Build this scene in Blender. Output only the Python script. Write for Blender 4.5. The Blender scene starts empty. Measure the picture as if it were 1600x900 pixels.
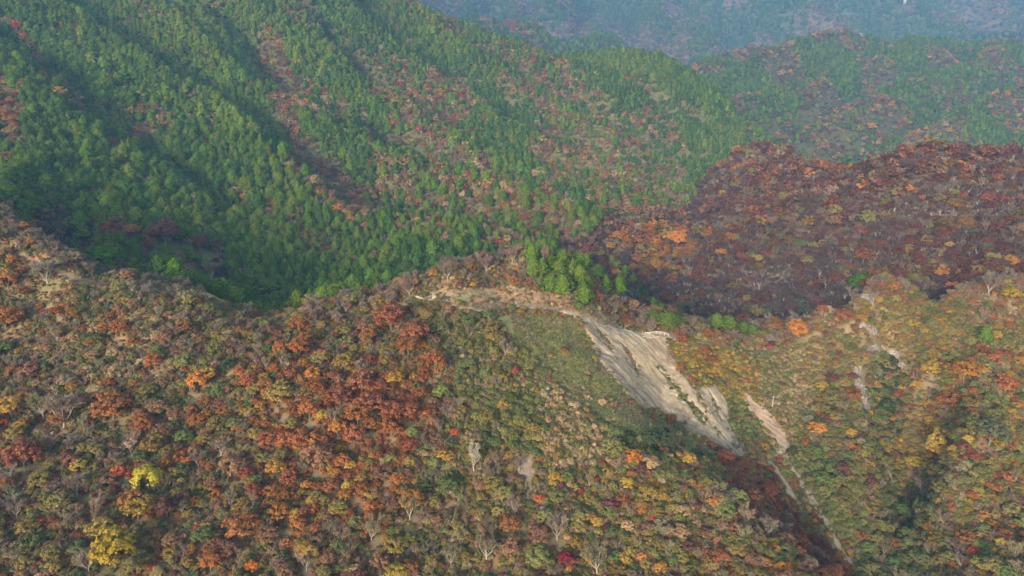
import bpy, bmesh, math, random
import numpy as np
from mathutils import Vector, Matrix

# ------------------------------------------------------------------ camera, world, sun, exposure
S = bpy.context.scene
C = S.collection
PITCH = math.radians(12.0)
FOC = 1067.0                      # focal length in photograph pixels (1600 wide)
CZ = 400.0                        # height of the camera above the lowest ground, roughly
cam_d = bpy.data.cameras.new('camera')
cam = bpy.data.objects.new('camera', cam_d)
C.objects.link(cam)
cam_d.sensor_width = 36.0
cam_d.lens = 36.0 * FOC / 1600.0
cam_d.clip_start = 1.0
cam_d.clip_end = 20000.0
cam.location = (0, 0, CZ)
cam.rotation_euler = (math.pi / 2 - PITCH, 0, 0)
S.camera = cam

SUN_EL, SUN_AZ = math.radians(12.5), math.radians(205)   # azimuth clockwise from +Y
SUN_STRENGTH, SKY_STRENGTH, EXPOSURE = 1.5, 0.15, 1.58
w = bpy.data.worlds.new('World')
S.world = w
w.use_nodes = True
nt = w.node_tree
bg = nt.nodes['Background']
sky = nt.nodes.new('ShaderNodeTexSky')
sky.sky_type = 'NISHITA'
sky.sun_disc = False
sky.sun_elevation = SUN_EL
sky.sun_rotation = SUN_AZ
sky.altitude = 900
sky.air_density = 1.4
sky.dust_density = 4.0
nt.links.new(sky.outputs[0], bg.inputs[0])
bg.inputs[1].default_value = SKY_STRENGTH
sl = bpy.data.lights.new('sun', 'SUN')
sl.energy = SUN_STRENGTH
sl.angle = math.radians(10.0)
sl.color = (1.0, 0.95, 0.87)
sun = bpy.data.objects.new('sun', sl)
C.objects.link(sun)
_d = Vector((math.sin(SUN_AZ) * math.cos(SUN_EL), math.cos(SUN_AZ) * math.cos(SUN_EL), math.sin(SUN_EL)))
sun.rotation_euler = _d.to_track_quat('Z', 'Y').to_euler()
sun.location = (0, 0, 900)
S.view_settings.view_transform = 'Standard'
S.view_settings.look = 'None'
S.view_settings.exposure = EXPOSURE
S.view_settings.gamma = 1.0
S.view_settings.use_curve_mapping = False
S.render.engine = 'CYCLES'
S.cycles.max_bounces = 6
S.cycles.diffuse_bounces = 3
S.cycles.glossy_bounces = 1
S.cycles.transmission_bounces = 2
S.cycles.transparent_max_bounces = 4
S.cycles.volume_bounces = 3
S.cycles.use_denoising = True

HAZE_DENSITY = 0.00013
HAZE_COLOR = (0.28, 0.58, 1.0, 1)

rng = np.random.default_rng(7)
random.seed(7)

# ------------------------------------------------------------------ noise
def _hash(ix, iy, seed):
    h = (ix.astype(np.int64) * 374761393 + iy.astype(np.int64) * 668265263 + seed * 974711) & 0x7fffffff
    h = ((h ^ (h >> 13)) * 1274126177) & 0x7fffffff
    h = h ^ (h >> 16)
    return (h & 0xffff) / 65535.0

def vnoise(x, y, seed=0):
    x = np.asarray(x, float); y = np.asarray(y, float)
    ix = np.floor(x); iy = np.floor(y)
    fx = x - ix; fy = y - iy
    fx = fx * fx * fx * (fx * (fx * 6 - 15) + 10); fy = fy * fy * fy * (fy * (fy * 6 - 15) + 10)
    a = _hash(ix, iy, seed); b = _hash(ix + 1, iy, seed)
    c = _hash(ix, iy + 1, seed); d = _hash(ix + 1, iy + 1, seed)
    return (a + (b - a) * fx) * (1 - fy) + (c + (d - c) * fx) * fy      # 0..1

def fbm(x, y, seed=0, o=4):
    s = 0; a = 1.0; t = 0
    for k in range(o):
        s = s + a * (vnoise(x * 2**k + 17.3 * k, y * 2**k - 9.1 * k, seed + k) * 2 - 1)
        t += a; a *= 0.5
    return s / t                                                        # -1..1

def sstep(a, b, x):
    t = np.clip((np.asarray(x, float) - a) / (b - a), 0, 1)
    return t * t * (3 - 2 * t)

# ------------------------------------------------------------------ camera geometry
cp, sp = math.cos(PITCH), math.sin(PITCH)
def unproj(u, v, Y):                 # ground point seen at photograph pixel (u, v), Y metres ahead
    b = (450 - v) / FOC; a = (u - 800) / FOC
    dy = cp + b * sp
    return (Y * a / dy, Y, Y * (b * cp - sp) / dy)

def proj(x, y, z):                   # z relative to the camera
    f = y * cp - z * sp
    up = y * sp + z * cp
    f = np.maximum(f, 1e-3)
    return 800 + FOC * x / f, 450 - FOC * up / f

# ------------------------------------------------------------------ terrain
CTRL = []
def cpt(*rows):
    for (u, v, Y) in rows: CTRL.append(unproj(u, v, Y))
def wpt(*rows):
    for r in rows: CTRL.append(r)

# near slope
cpt((-500,900,160),(-150,900,158),(100,905,160),(300,905,162),(500,900,163),(700,905,166),(900,905,168),(1100,905,170),(1290,935,168),
    (-400,700,205),(-100,700,203),(0,700,202),(150,700,204),(300,700,206),(450,700,206),(600,700,206),(740,700,207),(860,700,206),(1000,735,201),(1060,748,200),(1110,772,197),(1180,838,185),
    (-400,560,245),(0,570,238),(150,560,242),(300,560,242),(450,560,243),(600,560,246),(740,560,250),
    (840,590,243),(930,630,236),(1010,660,234),(780,510,270),(900,540,268),(960,590,256),
    (-300,430,275),(-100,440,275),(0,450,272),(60,455,272),(150,478,268),(330,500,266),(480,510,268),(560,510,272),(640,500,272))
# near crest
CREST = [(-700,120,335),(-350,215,322),(-100,305,308),(0,346,300),(60,378,292),(120,414,285),(200,450,279),(330,480,275),(480,490,277),(560,488,281),(620,478,283),
         (680,468,287),(760,476,288),(850,486,288),(920,503,290),(980,522,295),(1035,526,303),(1100,534,308),(1170,552,312),(1225,543,318),(1290,490,326),
         (1340,470,332),(1420,462,338),(1500,460,342),(1600,466,346),(1750,465,350),(2000,450,355),(2400,440,360)]
cpt(*CREST)
# knoll behind the trail
cpt((640,440,304),(700,418,314),(760,404,323),(820,398,328),(880,416,322),(930,462,312),(780,450,303),(860,462,300),(960,500,312),(990,515,312))
# landslide, gullies and the right hand slope
cpt((945,530,284),(1040,552,296),(990,570,276),(1070,600,275),(1110,660,259),(1165,718,249),(1250,810,228),(1335,900,210),(1040,650,258),
    (1150,600,287),(1150,660,268),(1210,590,298),(1220,660,274),(1260,720,255),(1290,600,300),(1310,660,270),(1340,740,243),(1360,830,226),(1385,905,208),
    (1300,540,318),(1360,520,322),(1378,600,318),(1402,700,284),(1430,800,250),(1450,900,208),
    (1440,600,298),(1440,540,315),(1500,530,318),(1500,640,272),(1490,720,236),(1520,820,213),(1560,905,188),
    (1600,540,315),(1600,640,275),(1600,740,238),(1620,905,187),(1800,540,315),(1800,700,250),(1800,905,190),(2200,600,300),(2200,900,190))
# hidden back slopes and the valley behind the near ridge  (x, y, z)
wpt((-520,420,-60),(-330,372,-72),(-230,348,-82),(-120,335,-95),(-40,350,-92),(-60,385,-105),(60,365,-80),(130,365,-95),(170,350,-100),(230,365,-95),(320,385,-85),(450,400,-75),
    (-20,430,-112),(60,440,-122),(130,420,-122),(20,400,-96),(-150,375,-100))
# left mountain
cpt((-300,300,420),(-50,310,425),(60,335,422),(180,380,412),(300,410,415),(420,432,425),(520,446,435),(620,425,452),(720,400,480),(820,385,510),(920,383,545),
    (-300,220,500),(0,235,500),(200,300,510),(400,350,515),(560,380,520),(700,360,560),(850,350,610),(960,350,650),(1060,350,690),
    (-300,100,640),(0,120,640),(200,170,660),(400,220,680),(600,270,690),(800,290,730),(1000,310,770),(1080,320,790),
    (-300,-60,820),(0,0,790),(200,60,830),(400,110,860),(600,170,880),(800,220,900),(1000,260,920),(1110,265,930),
    (300,-40,1000),(500,30,1010),(700,110,1030),(880,160,1050),(1040,210,1040),(1140,238,1020),
    (600,0,1150),(650,22,1160),(700,48,1170),(760,72,1170),(830,92,1170),(900,106,1160),(960,118,1140),(1020,128,1120),(1070,150,1100),(1120,185,1080),(1180,232,1060))
cpt((-300,-250,1150),(0,-200,1150),(300,-150,1200),(500,-80,1230),(-300,-420,1500),(200,-280,1500),(450,-120,1450))
# red ridge on the right
cpt((1140,268,790),(1190,256,750),(1240,258,700),(1290,272,650),(1350,277,610),(1410,264,570),(1450,260,550),(1520,268,545),(1600,258,560),(1750,250,570),(2000,230,590),(2400,200,620),
    (1100,330,690),(1160,310,660),(1020,385,560),(1100,380,560),(1200,350,560),(1300,370,520),(1400,345,500),(1500,330,490),(1600,335,470),(1800,330,460),
    (1060,440,470),(1120,450,455),(1200,470,440),(1300,430,440),(1400,410,435),(1500,420,425),(1600,410,410),(1800,400,410),(2200,400,420))
wpt((330,700,-45),(360,800,-60),(300,860,-45),(450,760,-70),(600,780,-90),(750,800,-90),(1000,820,-80),(1400,900,-70))
# far right hill
cpt((1190,238,1180),(1260,255,1140),(1330,262,1100),(1420,250,1080),(1520,250,1060),(1620,245,1040),(1800,240,1040),
    (1120,185,1330),(1200,200,1290),(1300,190,1330),(1420,190,1310),(1540,180,1310),(1640,180,1300),(1850,170,1300),
    (1080,140,1480),(1180,130,1540),(1300,120,1580),(1420,120,1580),(1540,115,1560),(1650,115,1560),(1850,110,1560),
    (1045,124,1560),(1100,100,1680),(1200,84,1780),(1300,72,1840),(1400,74,1850),(1480,82,1820),(1560,76,1820),(1650,74,1820),(1850,70,1820),(2300,60,1820))
wpt((460,1300,40),(700,2150,150),(1000,2250,170),(1400,2250,180),(430,1900,120),(300,1700,60),(100,1550,60),(-100,1600,100),(-300,1700,150),(2200,2300,200))
# hill in the middle distance and the far wall of mountains
cpt((640,42,2000),(720,56,2000),(780,44,2020),(840,50,2040),(900,70,2080),(960,94,2120),(1010,116,2150),
    (800,80,1850),(900,110,1900))
wpt((-200,2500,220),(0,2550,210),(200,2500,190),(450,2400,190))
cpt((1030,112,2650),(1120,98,2750),(1250,80,2850),(950,80,2750),(850,55,2850),(750,30,2900),(1400,80,2850),(1600,80,2850),
    (650,15,3000),(700,-20,3200),(850,0,3300),(1000,20,3350),(1200,0,3400),(1400,-5,3400),(1600,0,3400),(1900,0,3400),
    (500,-150,4200),(800,-130,4300),(1100,-130,4300),(1400,-140,4300),(1700,-140,4300),(2200,-140,4300),(-200,-350,3500),(-200,-330,4500))
wpt((-6000,4500,1300),(0,6500,1500),(3000,6500,1600),(7000,6000,1500))
# valley below the camera
wpt((-200,60,-165),(0,60,-170),(200,60,-175),(-60,110,-140),(120,110,-145),(-150,110,-135),(200,110,-150),(0,20,-190),(-400,60,-160),(400,60,-170))

P = np.array(CTRL)
KA = 2.2
def _ctl(x, y): return np.stack([KA * x / y, np.log(y)], 1)
Q = _ctl(P[:, 0], P[:, 1]); E = P[:, 2] / P[:, 1]
def _ker(d2): return 0.5 * d2 * np.log(d2 + 1e-12)
n = len(Q)
D2 = ((Q[:, None] - Q[None]) ** 2).sum(-1)
A = np.zeros((n + 3, n + 3))
A[:n, :n] = _ker(D2) + 2e-5 * np.eye(n)
A[:n, n] = 1; A[:n, n + 1:] = Q; A[n, :n] = 1; A[n + 1:, :n] = Q.T
WT = np.linalg.solve(A, np.concatenate([E, np.zeros(3)]))

def _tps(q):
    out = np.empty(len(q))
    for i in range(0, len(q), 20000):
        c = q[i:i + 20000]
        d2 = ((c[:, None, 0] - Q[None, :, 0]) ** 2) + ((c[:, None, 1] - Q[None, :, 1]) ** 2)
        out[i:i + 20000] = _ker(d2) @ WT[:n] + WT[n] + c @ WT[n + 1:]
    return out

_cx = np.array([unproj(*c)[0] / c[2] for c in CREST]); _cy = np.array([c[2] for c in CREST], float)
def crestY(x, y): return np.interp(x / y, _cx, _cy)

# the grid of the terrain: fine near the camera, coarse far off
NA, NL = 560, 560
A0, A1, L0, L1 = -1.25, 1.25, math.log(55.0), math.log(6200.0)
ga = np.linspace(A0, A1, NA); gl = np.linspace(L0, L1, NL)
# smooth base on a coarser lattice, resampled bilinearly onto the grid
NB, NC = 281, 281
ba = np.linspace(A0, A1, NB); bl = np.linspace(L0, L1, NC)
BA, BL = np.meshgrid(ba, bl)
BE = _tps(np.stack([KA * BA.ravel(), BL.ravel()], 1)).reshape(NC, NB)

def _bil(G, a, l, n0, n1):
    fa = np.clip((a - A0) / (A1 - A0) * (n0 - 1), 0, n0 - 1.001); fl = np.clip((l - L0) / (L1 - L0) * (n1 - 1), 0, n1 - 1.001)
    i = fa.astype(int); j = fl.astype(int); s = fa - i; t = fl - j
    return (G[j, i] * (1 - s) + G[j, i + 1] * s) * (1 - t) + (G[j + 1, i] * (1 - s) + G[j + 1, i + 1] * s) * t

def ridged(t): return 1 - np.abs(2 * (t - np.floor(t)) - 1) ** 1.3 * 1.0

def relief(x, y):
    r = np.sqrt(x * x + y * y)
    z = 0.0
    # spurs and ravines of the left mountain, running down to the right
    lm = sstep(430, 560, y) * (1 - sstep(1250, 1600, y)) * (1 - sstep(0.28, 0.42, x / y + (y - 560) * -0.0003))
    t = 0.53 * x + 0.85 * y + 40 * fbm(x / 170, y / 170, 3, 3)
    z = z + lm * (32 * (ridged(t / 118) - 0.5) + 11 * (ridged(t / 51 + 0.3) - .5)) * sstep(430, 650, y + 0.0 * x)
    # ribs of the far right hill, running down to the left
    fr = sstep(1050, 1250, y) * (1 - sstep(1800, 2000, y)) * sstep(0.22, 0.35, x / y)
    t2 = 0.59 * x - 0.81 * y + 45 * fbm(x / 260, y / 260, 5, 3)
    z = z + fr * (60 * (ridged(t2 / 150) - 0.5) + 12 * (ridged(t2 / 67 + .2) - .5))
    # red ridge: broad folds
    rr = sstep(0.15, 0.3, x / y) * sstep(400, 470, y) * (1 - sstep(620, 760, y))
    t3 = 0.45 * x + 0.9 * y + 30 * fbm(x / 120, y / 120, 8, 2)
    z = z + rr * (13 * (ridged(t3 / 95) - 0.5) + 4 * (ridged(t3 / 41 + .3) - .5))
    # the far wall
    ff = sstep(1850, 2400, y)
    t4 = x + 160 * fbm(x / 700, y / 700, 9, 3)
    z = z + ff * (150 * (ridged(t4 / 520 + y / 2600) - .5) + 70 * (ridged(t4 / 210 - y / 1300) - .5) + 25 * fbm(x / 240, y / 240, 12, 3))
    # everywhere: bumps that grow with distance
    z = z + fbm(x / 34, y / 34, 21, 4) * 1.6 * (1 + r / 700)
    z = z + fbm(x / 9, y / 9, 25, 3) * 0.5
    return z

def H(x, y):                         # ground height, world z
    x = np.asarray(x, float); y = np.asarray(y, float)
    a = x / y; l = np.log(y)
    return _bil(BE, a, l, NB, NC) * y + relief(x, y) + CZ

def ground(u, v, near=True, Ymin=120.0, Ymax=6000.0):    # where the ray through pixel (u, v) meets the ground
    Ys = np.exp(np.linspace(math.log(Ymin), math.log(Ymax), 900))
    b = (450 - v) / FOC; a = (u - 800) / FOC; dy = cp + b * sp
    X = Ys * a / dy; Z = Ys * (b * cp - sp) / dy + CZ
    h = H(X, Ys)
    k = np.where(h >= Z)[0]
    if len(k) == 0: return None
    k = k[0]
    return float(X[k]), float(Ys[k]), float(h[k])

def visible(x, y, z, tol=8.0, n=48):      # can the camera see this place (within tol metres)?
    ok = np.ones(len(x), bool)
    for t in np.linspace(0.12, 0.97, n):
        Yk = y * t
        m = Yk > 60
        hh = H(x * t, np.maximum(Yk, 60))
        ok &= ~(m & (hh > (z - CZ) * t + CZ + tol * (1 - t) + 0.5 + tol * 0.4))
    return ok

# ------------------------------------------------------------------ materials
def newmat(name):
    m = bpy.data.materials.new(name); m.use_nodes = True
    t = m.node_tree; t.nodes.clear()
    out = t.nodes.new('ShaderNodeOutputMaterial')
    return m, t, out

def leafy(name, trans=0.35, rough=0.6, lo=0.62, hi=1.3):
    m, t, out = newmat(name)
    N = t.nodes.new; L = t.links.new
    at = N('ShaderNodeAttribute'); at.attribute_type = 'INSTANCER'; at.attribute_name = 'tint'
    lv = N('ShaderNodeAttribute'); lv.attribute_type = 'GEOMETRY'; lv.attribute_name = 'leaf_tone'
    mr = N('ShaderNodeMapRange'); mr.inputs[3].default_value = lo; mr.inputs[4].default_value = hi
    L(lv.outputs['Fac'], mr.inputs[0])
    mul = N('ShaderNodeMix'); mul.data_type = 'RGBA'; mul.blend_type = 'MULTIPLY'; mul.inputs[0].default_value = 1
    L(at.outputs['Color'], mul.inputs[6]); L(mr.outputs[0], mul.inputs[7])
    oi = N('ShaderNodeObjectInfo')
    hs = N('ShaderNodeHueSaturation')
    m1 = N('ShaderNodeMapRange'); m1.inputs[3].default_value = 0.485; m1.inputs[4].default_value = 0.515
    L(lv.outputs['Fac'], m1.inputs[0]); L(m1.outputs[0], hs.inputs['Hue'])
    m2 = N('ShaderNodeMapRange'); m2.inputs[3].default_value = 0.85; m2.inputs[4].default_value = 1.15
    L(oi.outputs['Random'], m2.inputs[0]); L(m2.outputs[0], hs.inputs['Value'])
    L(mul.outputs[2], hs.inputs['Color'])
    df = N('ShaderNodeBsdfDiffuse'); tr = N('ShaderNodeBsdfTranslucent'); mx = N('ShaderNodeMixShader')
    mx.inputs[0].default_value = trans
    L(hs.outputs[0], df.inputs[0]); L(hs.outputs[0], tr.inputs[0])
    L(df.outputs[0], mx.inputs[1]); L(tr.outputs[0], mx.inputs[2])
    L(mx.outputs[0], out.inputs[0])
    return m

def barky(name, c1, c2, scale=3.0):
    m, t, out = newmat(name)
    N = t.nodes.new; L = t.links.new
    no = N('ShaderNodeTexNoise'); no.inputs['Scale'].default_value = scale; no.inputs['Detail'].default_value = 4
    tc = N('ShaderNodeTexCoord'); L(tc.outputs['Object'], no.inputs['Vector'])
    cr = N('ShaderNodeValToRGB'); cr.color_ramp.elements[0].position = .3; cr.color_ramp.elements[1].position = .7
    cr.color_ramp.elements[0].color = (*c1, 1); cr.color_ramp.elements[1].color = (*c2, 1)
    L(no.outputs[0], cr.inputs[0])
    b = N('ShaderNodeBsdfPrincipled'); b.inputs['Roughness'].default_value = .9
    L(cr.outputs[0], b.inputs['Base Color'])
    L(b.outputs[0], out.inputs[0])
    return m

def earthy(name, fine=1.2, bump=0.25, amp=0.35):          # base colour per vertex (what the soil is; shade put in on red ridge), grain by noise
    m, t, out = newmat(name)
    N = t.nodes.new; L = t.links.new
    at = N('ShaderNodeAttribute'); at.attribute_name = 'soil'
    tc = N('ShaderNodeTexCoord')
    n1 = N('ShaderNodeTexNoise'); n1.inputs['Scale'].default_value = fine; n1.inputs['Detail'].default_value = 6; n1.inputs['Roughness'].default_value = .65
    n2 = N('ShaderNodeTexNoise'); n2.inputs['Scale'].default_value = fine * .12; n2.inputs['Detail'].default_value = 4
    L(tc.outputs['Object'], n1.inputs['Vector']); L(tc.outputs['Object'], n2.inputs['Vector'])
    ad = N('ShaderNodeMath'); ad.operation = 'ADD'; L(n1.outputs[0], ad.inputs[0]); L(n2.outputs[0], ad.inputs[1])
    mr = N('ShaderNodeMapRange'); mr.inputs[1].default_value = .65; mr.inputs[2].default_value = 1.35
    mr.inputs[3].default_value = 1 - amp; mr.inputs[4].default_value = 1 + amp
    L(ad.outputs[0], mr.inputs[0])
    mul = N('ShaderNodeMix'); mul.data_type = 'RGBA'; mul.blend_type = 'MULTIPLY'; mul.inputs[0].default_value = 1
    L(at.outputs['Color'], mul.inputs[6]); L(mr.outputs[0], mul.inputs[7])
    b = N('ShaderNodeBsdfPrincipled'); b.inputs['Roughness'].default_value = 1.0; b.inputs['Specular IOR Level'].default_value = .1
    L(mul.outputs[2], b.inputs['Base Color'])
    bp = N('ShaderNodeBump'); bp.inputs['Strength'].default_value = bump; bp.inputs['Distance'].default_value = .5
    L(n1.outputs[0], bp.inputs['Height']); L(bp.outputs[0], b.inputs['Normal'])
    L(b.outputs[0], out.inputs[0])
    return m

def plain(name, c, rough=.8, var=.25, scale=6):
    m, t, out = newmat(name)
    N = t.nodes.new; L = t.links.new
    no = N('ShaderNodeTexNoise'); no.inputs['Scale'].default_value = scale; no.inputs['Detail'].default_value = 5
    tc = N('ShaderNodeTexCoord'); L(tc.outputs['Object'], no.inputs['Vector'])
    cr = N('ShaderNodeValToRGB')
    cr.color_ramp.elements[0].position = .3; cr.color_ramp.elements[1].position = .7
    cr.color_ramp.elements[0].color = (*[k * (1 - var) for k in c], 1); cr.color_ramp.elements[1].color = (*[min(1, k * (1 + var)) for k in c], 1)
    L(no.outputs[0], cr.inputs[0])
    b = N('ShaderNodeBsdfPrincipled'); b.inputs['Roughness'].default_value = rough
    L(cr.outputs[0], b.inputs['Base Color'])
    L(b.outputs[0], out.inputs[0])
    return m

M_LEAF = leafy('autumn_leaves', trans=.42, lo=.78, hi=1.22)
M_NEEDLE = leafy('conifer_needles', trans=.2, lo=.55, hi=1.3)
M_TWIG = leafy('bare_twigs', trans=.25, lo=.75, hi=1.25)
M_GRASS = leafy('grass_blades', trans=.35, lo=.7, hi=1.2)
M_BARK = barky('brown_bark', (.09, .07, .055), (.2, .165, .13))
M_PALE = barky('pale_bark', (.2, .18, .155), (.4, .365, .33))
M_EARTH = earthy('hillside_soil')
M_SCAR = earthy('landslide_soil', fine=2.2, bump=.5, amp=.28)
M_ROCK = plain('pale_rock', (.27, .245, .235), var=.35, scale=1.3)
M_STONE = plain('grey_stone', (.2, .185, .19), var=.3, scale=1.5)
M_WOOD = plain('weathered_wood', (.42, .40, .38), var=.2)
M_WHITE = plain('white_wall', (.6, .59, .57), var=.06)
M_ROOFG = plain('grey_roof', (.3, .3, .31))
M_DARKGLASS = plain('dark_window', (.05, .06, .07), rough=.2)

# ------------------------------------------------------------------ mesh building
class MB:
    def __init__(s): s.v = []; s.f = []; s.t = []; s.m = []
    def quad(s, c, n, size, asp=1.0, tone=.5, mat=0, up=None, rg=random):
        n = Vector(n).normalized()
        a = Vector((rg.uniform(-1, 1), rg.uniform(-1, 1), rg.uniform(-1, 1))) if up is None else Vector(up)
        x = a - n * a.dot(n)
        if x.length < 1e-4: x = n.orthogonal()
        x.normalize(); y = n.cross(x)
        c = Vector(c); i = len(s.v); hx = x * size * .5 * asp; hy = y * size * .5
        s.v += [c - hx - hy * .55, c + hx * .7 - hy, c + hx + hy * .5, c - hx * .6 + hy]
        s.f.append((i, i + 1, i + 2, i + 3)); s.t += [tone] * 4; s.m.append(mat)
    def sliver(s, p, q, w, tone=.5, mat=0, w2=None):
        p = Vector(p); q = Vector(q); d = (q - p)
        r = Vector((random.uniform(-1, 1), random.uniform(-1, 1), random.uniform(-1, 1))).cross(d)
        if r.length < 1e-6: r = d.orthogonal()
        r.normalize(); i = len(s.v)
        w2 = w * .4 if w2 is None else w2
        s.v += [p - r * w * .5, p + r * w * .5, q + r * w2 * .5, q - r * w2 * .5]
        s.f.append((i, i + 1, i + 2, i + 3)); s.t += [tone] * 4; s.m.append(mat)
    def tube(s, p, q, r0, r1, n=5, tone=.5, mat=0):
        p = Vector(p); q = Vector(q); d = (q - p).normalized()
        x = d.orthogonal().normalized(); y = d.cross(x); i = len(s.v)
        for c, r in ((p, r0), (q, r1)):
            for k in range(n):
                a = 2 * math.pi * k / n
                s.v.append(c + x * math.cos(a) * r + y * math.sin(a) * r); s.t.append(tone)
        for k in range(n):
            s.f.append((i + k, i + (k + 1) % n, i + n + (k + 1) % n, i + n + k)); s.m.append(mat)
        s.v.append(q + d * r1 * .6); s.t.append(tone); e = len(s.v) - 1
        for k in range(n):
            s.f.append((i + n + k, i + n + (k + 1) % n, e)); s.m.append(mat)
    def box(s, c, d, rz=0, mat=0, tone=.5):
        i = len(s.v); co, si = math.cos(rz), math.sin(rz)
        for sx, sy, sz in ((-1,-1,-1),(1,-1,-1),(1,1,-1),(-1,1,-1),(-1,-1,1),(1,-1,1),(1,1,1),(-1,1,1)):
            x, y, z = sx * d[0] / 2, sy * d[1] / 2, sz * d[2] / 2
            s.v.append(Vector((c[0] + x * co - y * si, c[1] + x * si + y * co, c[2] + z))); s.t.append(tone)
        for f in ((0,3,2,1),(4,5,6,7),(0,1,5,4),(1,2,6,5),(2,3,7,6),(3,0,4,7)):
            s.f.append(tuple(i + k for k in f)); s.m.append(mat)
    def add(s, o, mat):
        i = len(s.v); s.v += o.v; s.t += o.t
        s.f += [tuple(k + i for k in f) for f in o.f]; s.m += [mat] * len(o.f)
    def mesh(s, name, mats, smooth=False):
        me = bpy.data.meshes.new(name)
        me.from_pydata([tuple(v) for v in s.v], [], s.f)
        for m in mats: me.materials.append(m)
        if len(mats) > 1: me.polygons.foreach_set('material_index', s.m)
        a = me.attributes.new('leaf_tone', 'FLOAT', 'POINT'); a.data.foreach_set('value', np.array(s.t, np.float32))
        if smooth: me.polygons.foreach_set('use_smooth', [True] * len(me.polygons))
        return me

def link(name, me, parent=None, loc=None):
    o = bpy.data.objects.new(name, me); C.objects.link(o)
    if parent: o.parent = parent
    if loc: o.location = loc
    return o

R = random.Random(11)
def rdir(zmin=-1.0):
    while True:
        v = Vector((R.gauss(0, 1), R.gauss(0, 1), R.gauss(0, 1))).normalized()
        if v.z >= zmin: return v

# broad-leaved crown, crown diameter 1, centre at z = .55 : flat pads of leaves on the outside of an uneven dome
def broad_crown(npad=34, nleaf=32, leaf=.047, seed=0, flat=.8, zmin=-.35, pad=1.0):
    R.seed(seed); b = MB()
    lob = [(rdir(-.2), R.uniform(.15, .35)) for _ in range(6)]
    for i in range(npad):
        d = rdir(zmin)
        r = .36 * R.uniform(.82, 1.08)
        for ld, la in lob: r *= 1 + la * max(0, d.dot(ld) - .6)
        inner = R.random() < .2
        if inner: r *= .6
        c = Vector((d.x * r, d.y * r, .55 + d.z * r * flat))
        pr = R.uniform(.06, .13) * pad; tone0 = R.uniform(.3, .75)
        for k in range(nleaf):
            e = rdir(-.55)
            p = c + Vector((e.x * pr, e.y * pr, e.z * pr * .55)) * R.uniform(.6, 1.05)
            nn = (e * .7 + d * .5 + Vector((0, 0, .5)) + Vector((R.gauss(0, .45), R.gauss(0, .45), R.gauss(0, .45))))
            b.quad(p, nn, leaf * R.uniform(.65, 1.35), R.uniform(.8, 1.5), min(1, max(0, tone0 + R.gauss(0, .2))), rg=R)
    return b

def broad_trunk(seed=0, thick=.022):
    R.seed(seed); b = MB()
    top = Vector((R.uniform(-.03, .03), R.uniform(-.03, .03), .3))
    b.tube((0, 0, -.12), (0, 0, .02), thick * 1.5, thick * 1.15); b.tube((0, 0, .02), top, thick * 1.15, thick * .85)
    for i in range(6):
        a = i * 1.05 + R.uniform(-.3, .3); rr = R.uniform(.12, .27)
        m = top + Vector((math.cos(a) * rr * .5, math.sin(a) * rr * .5, R.uniform(.1, .17)))
        q = Vector((math.cos(a) * rr, math.sin(a) * rr, R.uniform(.55, .8)))
        b.tube(top - Vector((0, 0, .03)), m, thick * .5, thick * .38, 4); b.tube(m, q, thick * .38, thick * .1, 4)
    return b

def bare_parts(seed=0, twigs=32, tw=.0105):
    R.seed(seed); random.seed(seed); t = MB(); c = MB()
    th = .02
    lean = Vector((R.uniform(-.05, .05), R.uniform(-.05, .05), .26))
    t.tube((0, 0, -.12), lean, th * 1.4, th)
    for i in range(R.randint(5, 7)):
        a = i * 1.0 + R.uniform(-.4, .4); rr = R.uniform(.14, .3)
        m = lean + Vector((math.cos(a) * rr * .5, math.sin(a) * rr * .5, R.uniform(.14, .22)))
        q = Vector((math.cos(a) * rr, math.sin(a) * rr, R.uniform(.62, .85)))
        t.tube(lean - Vector((0, 0, .02)), m, th * .6, th * .4, 4); t.tube(m, q, th * .4, th * .12, 4)
        for j in range(6):
            s0 = m.lerp(q, R.uniform(0, .9))
            d = (rdir(-.1) + Vector((math.cos(a) * .6, math.sin(a) * .6, .9))).normalized()
            e = s0 + d * R.uniform(.13, .24)
            c.sliver(s0, e, .014, R.uniform(.5, 1), w2=.006)
            for k in range(twigs):
                f0 = s0.lerp(e, R.uniform(.15, 1))
                dd = (d * .7 + rdir(-.6) + Vector((0, 0, .4))).normalized()
                f1 = f0 + dd * R.uniform(.06, .15)
                c.sliver(f0, f1, tw * R.uniform(.7, 1.5), R.uniform(0, 1))
    return t, c

def con_radius(t, kind):
    if kind == 0: return .185 * min(1, (t / .18) ** .6) * (1 - t ** 4) ** .8 + .004      # rounded
    if kind == 1: return .15 * min(1, (t / .12) ** .6) * (1 - t) ** .75 + .004                              # pointed
    return .21 * min(1, (t / .2) ** .7) * (1 - t ** 4) ** .75 + .004                                         # broad and round

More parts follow.
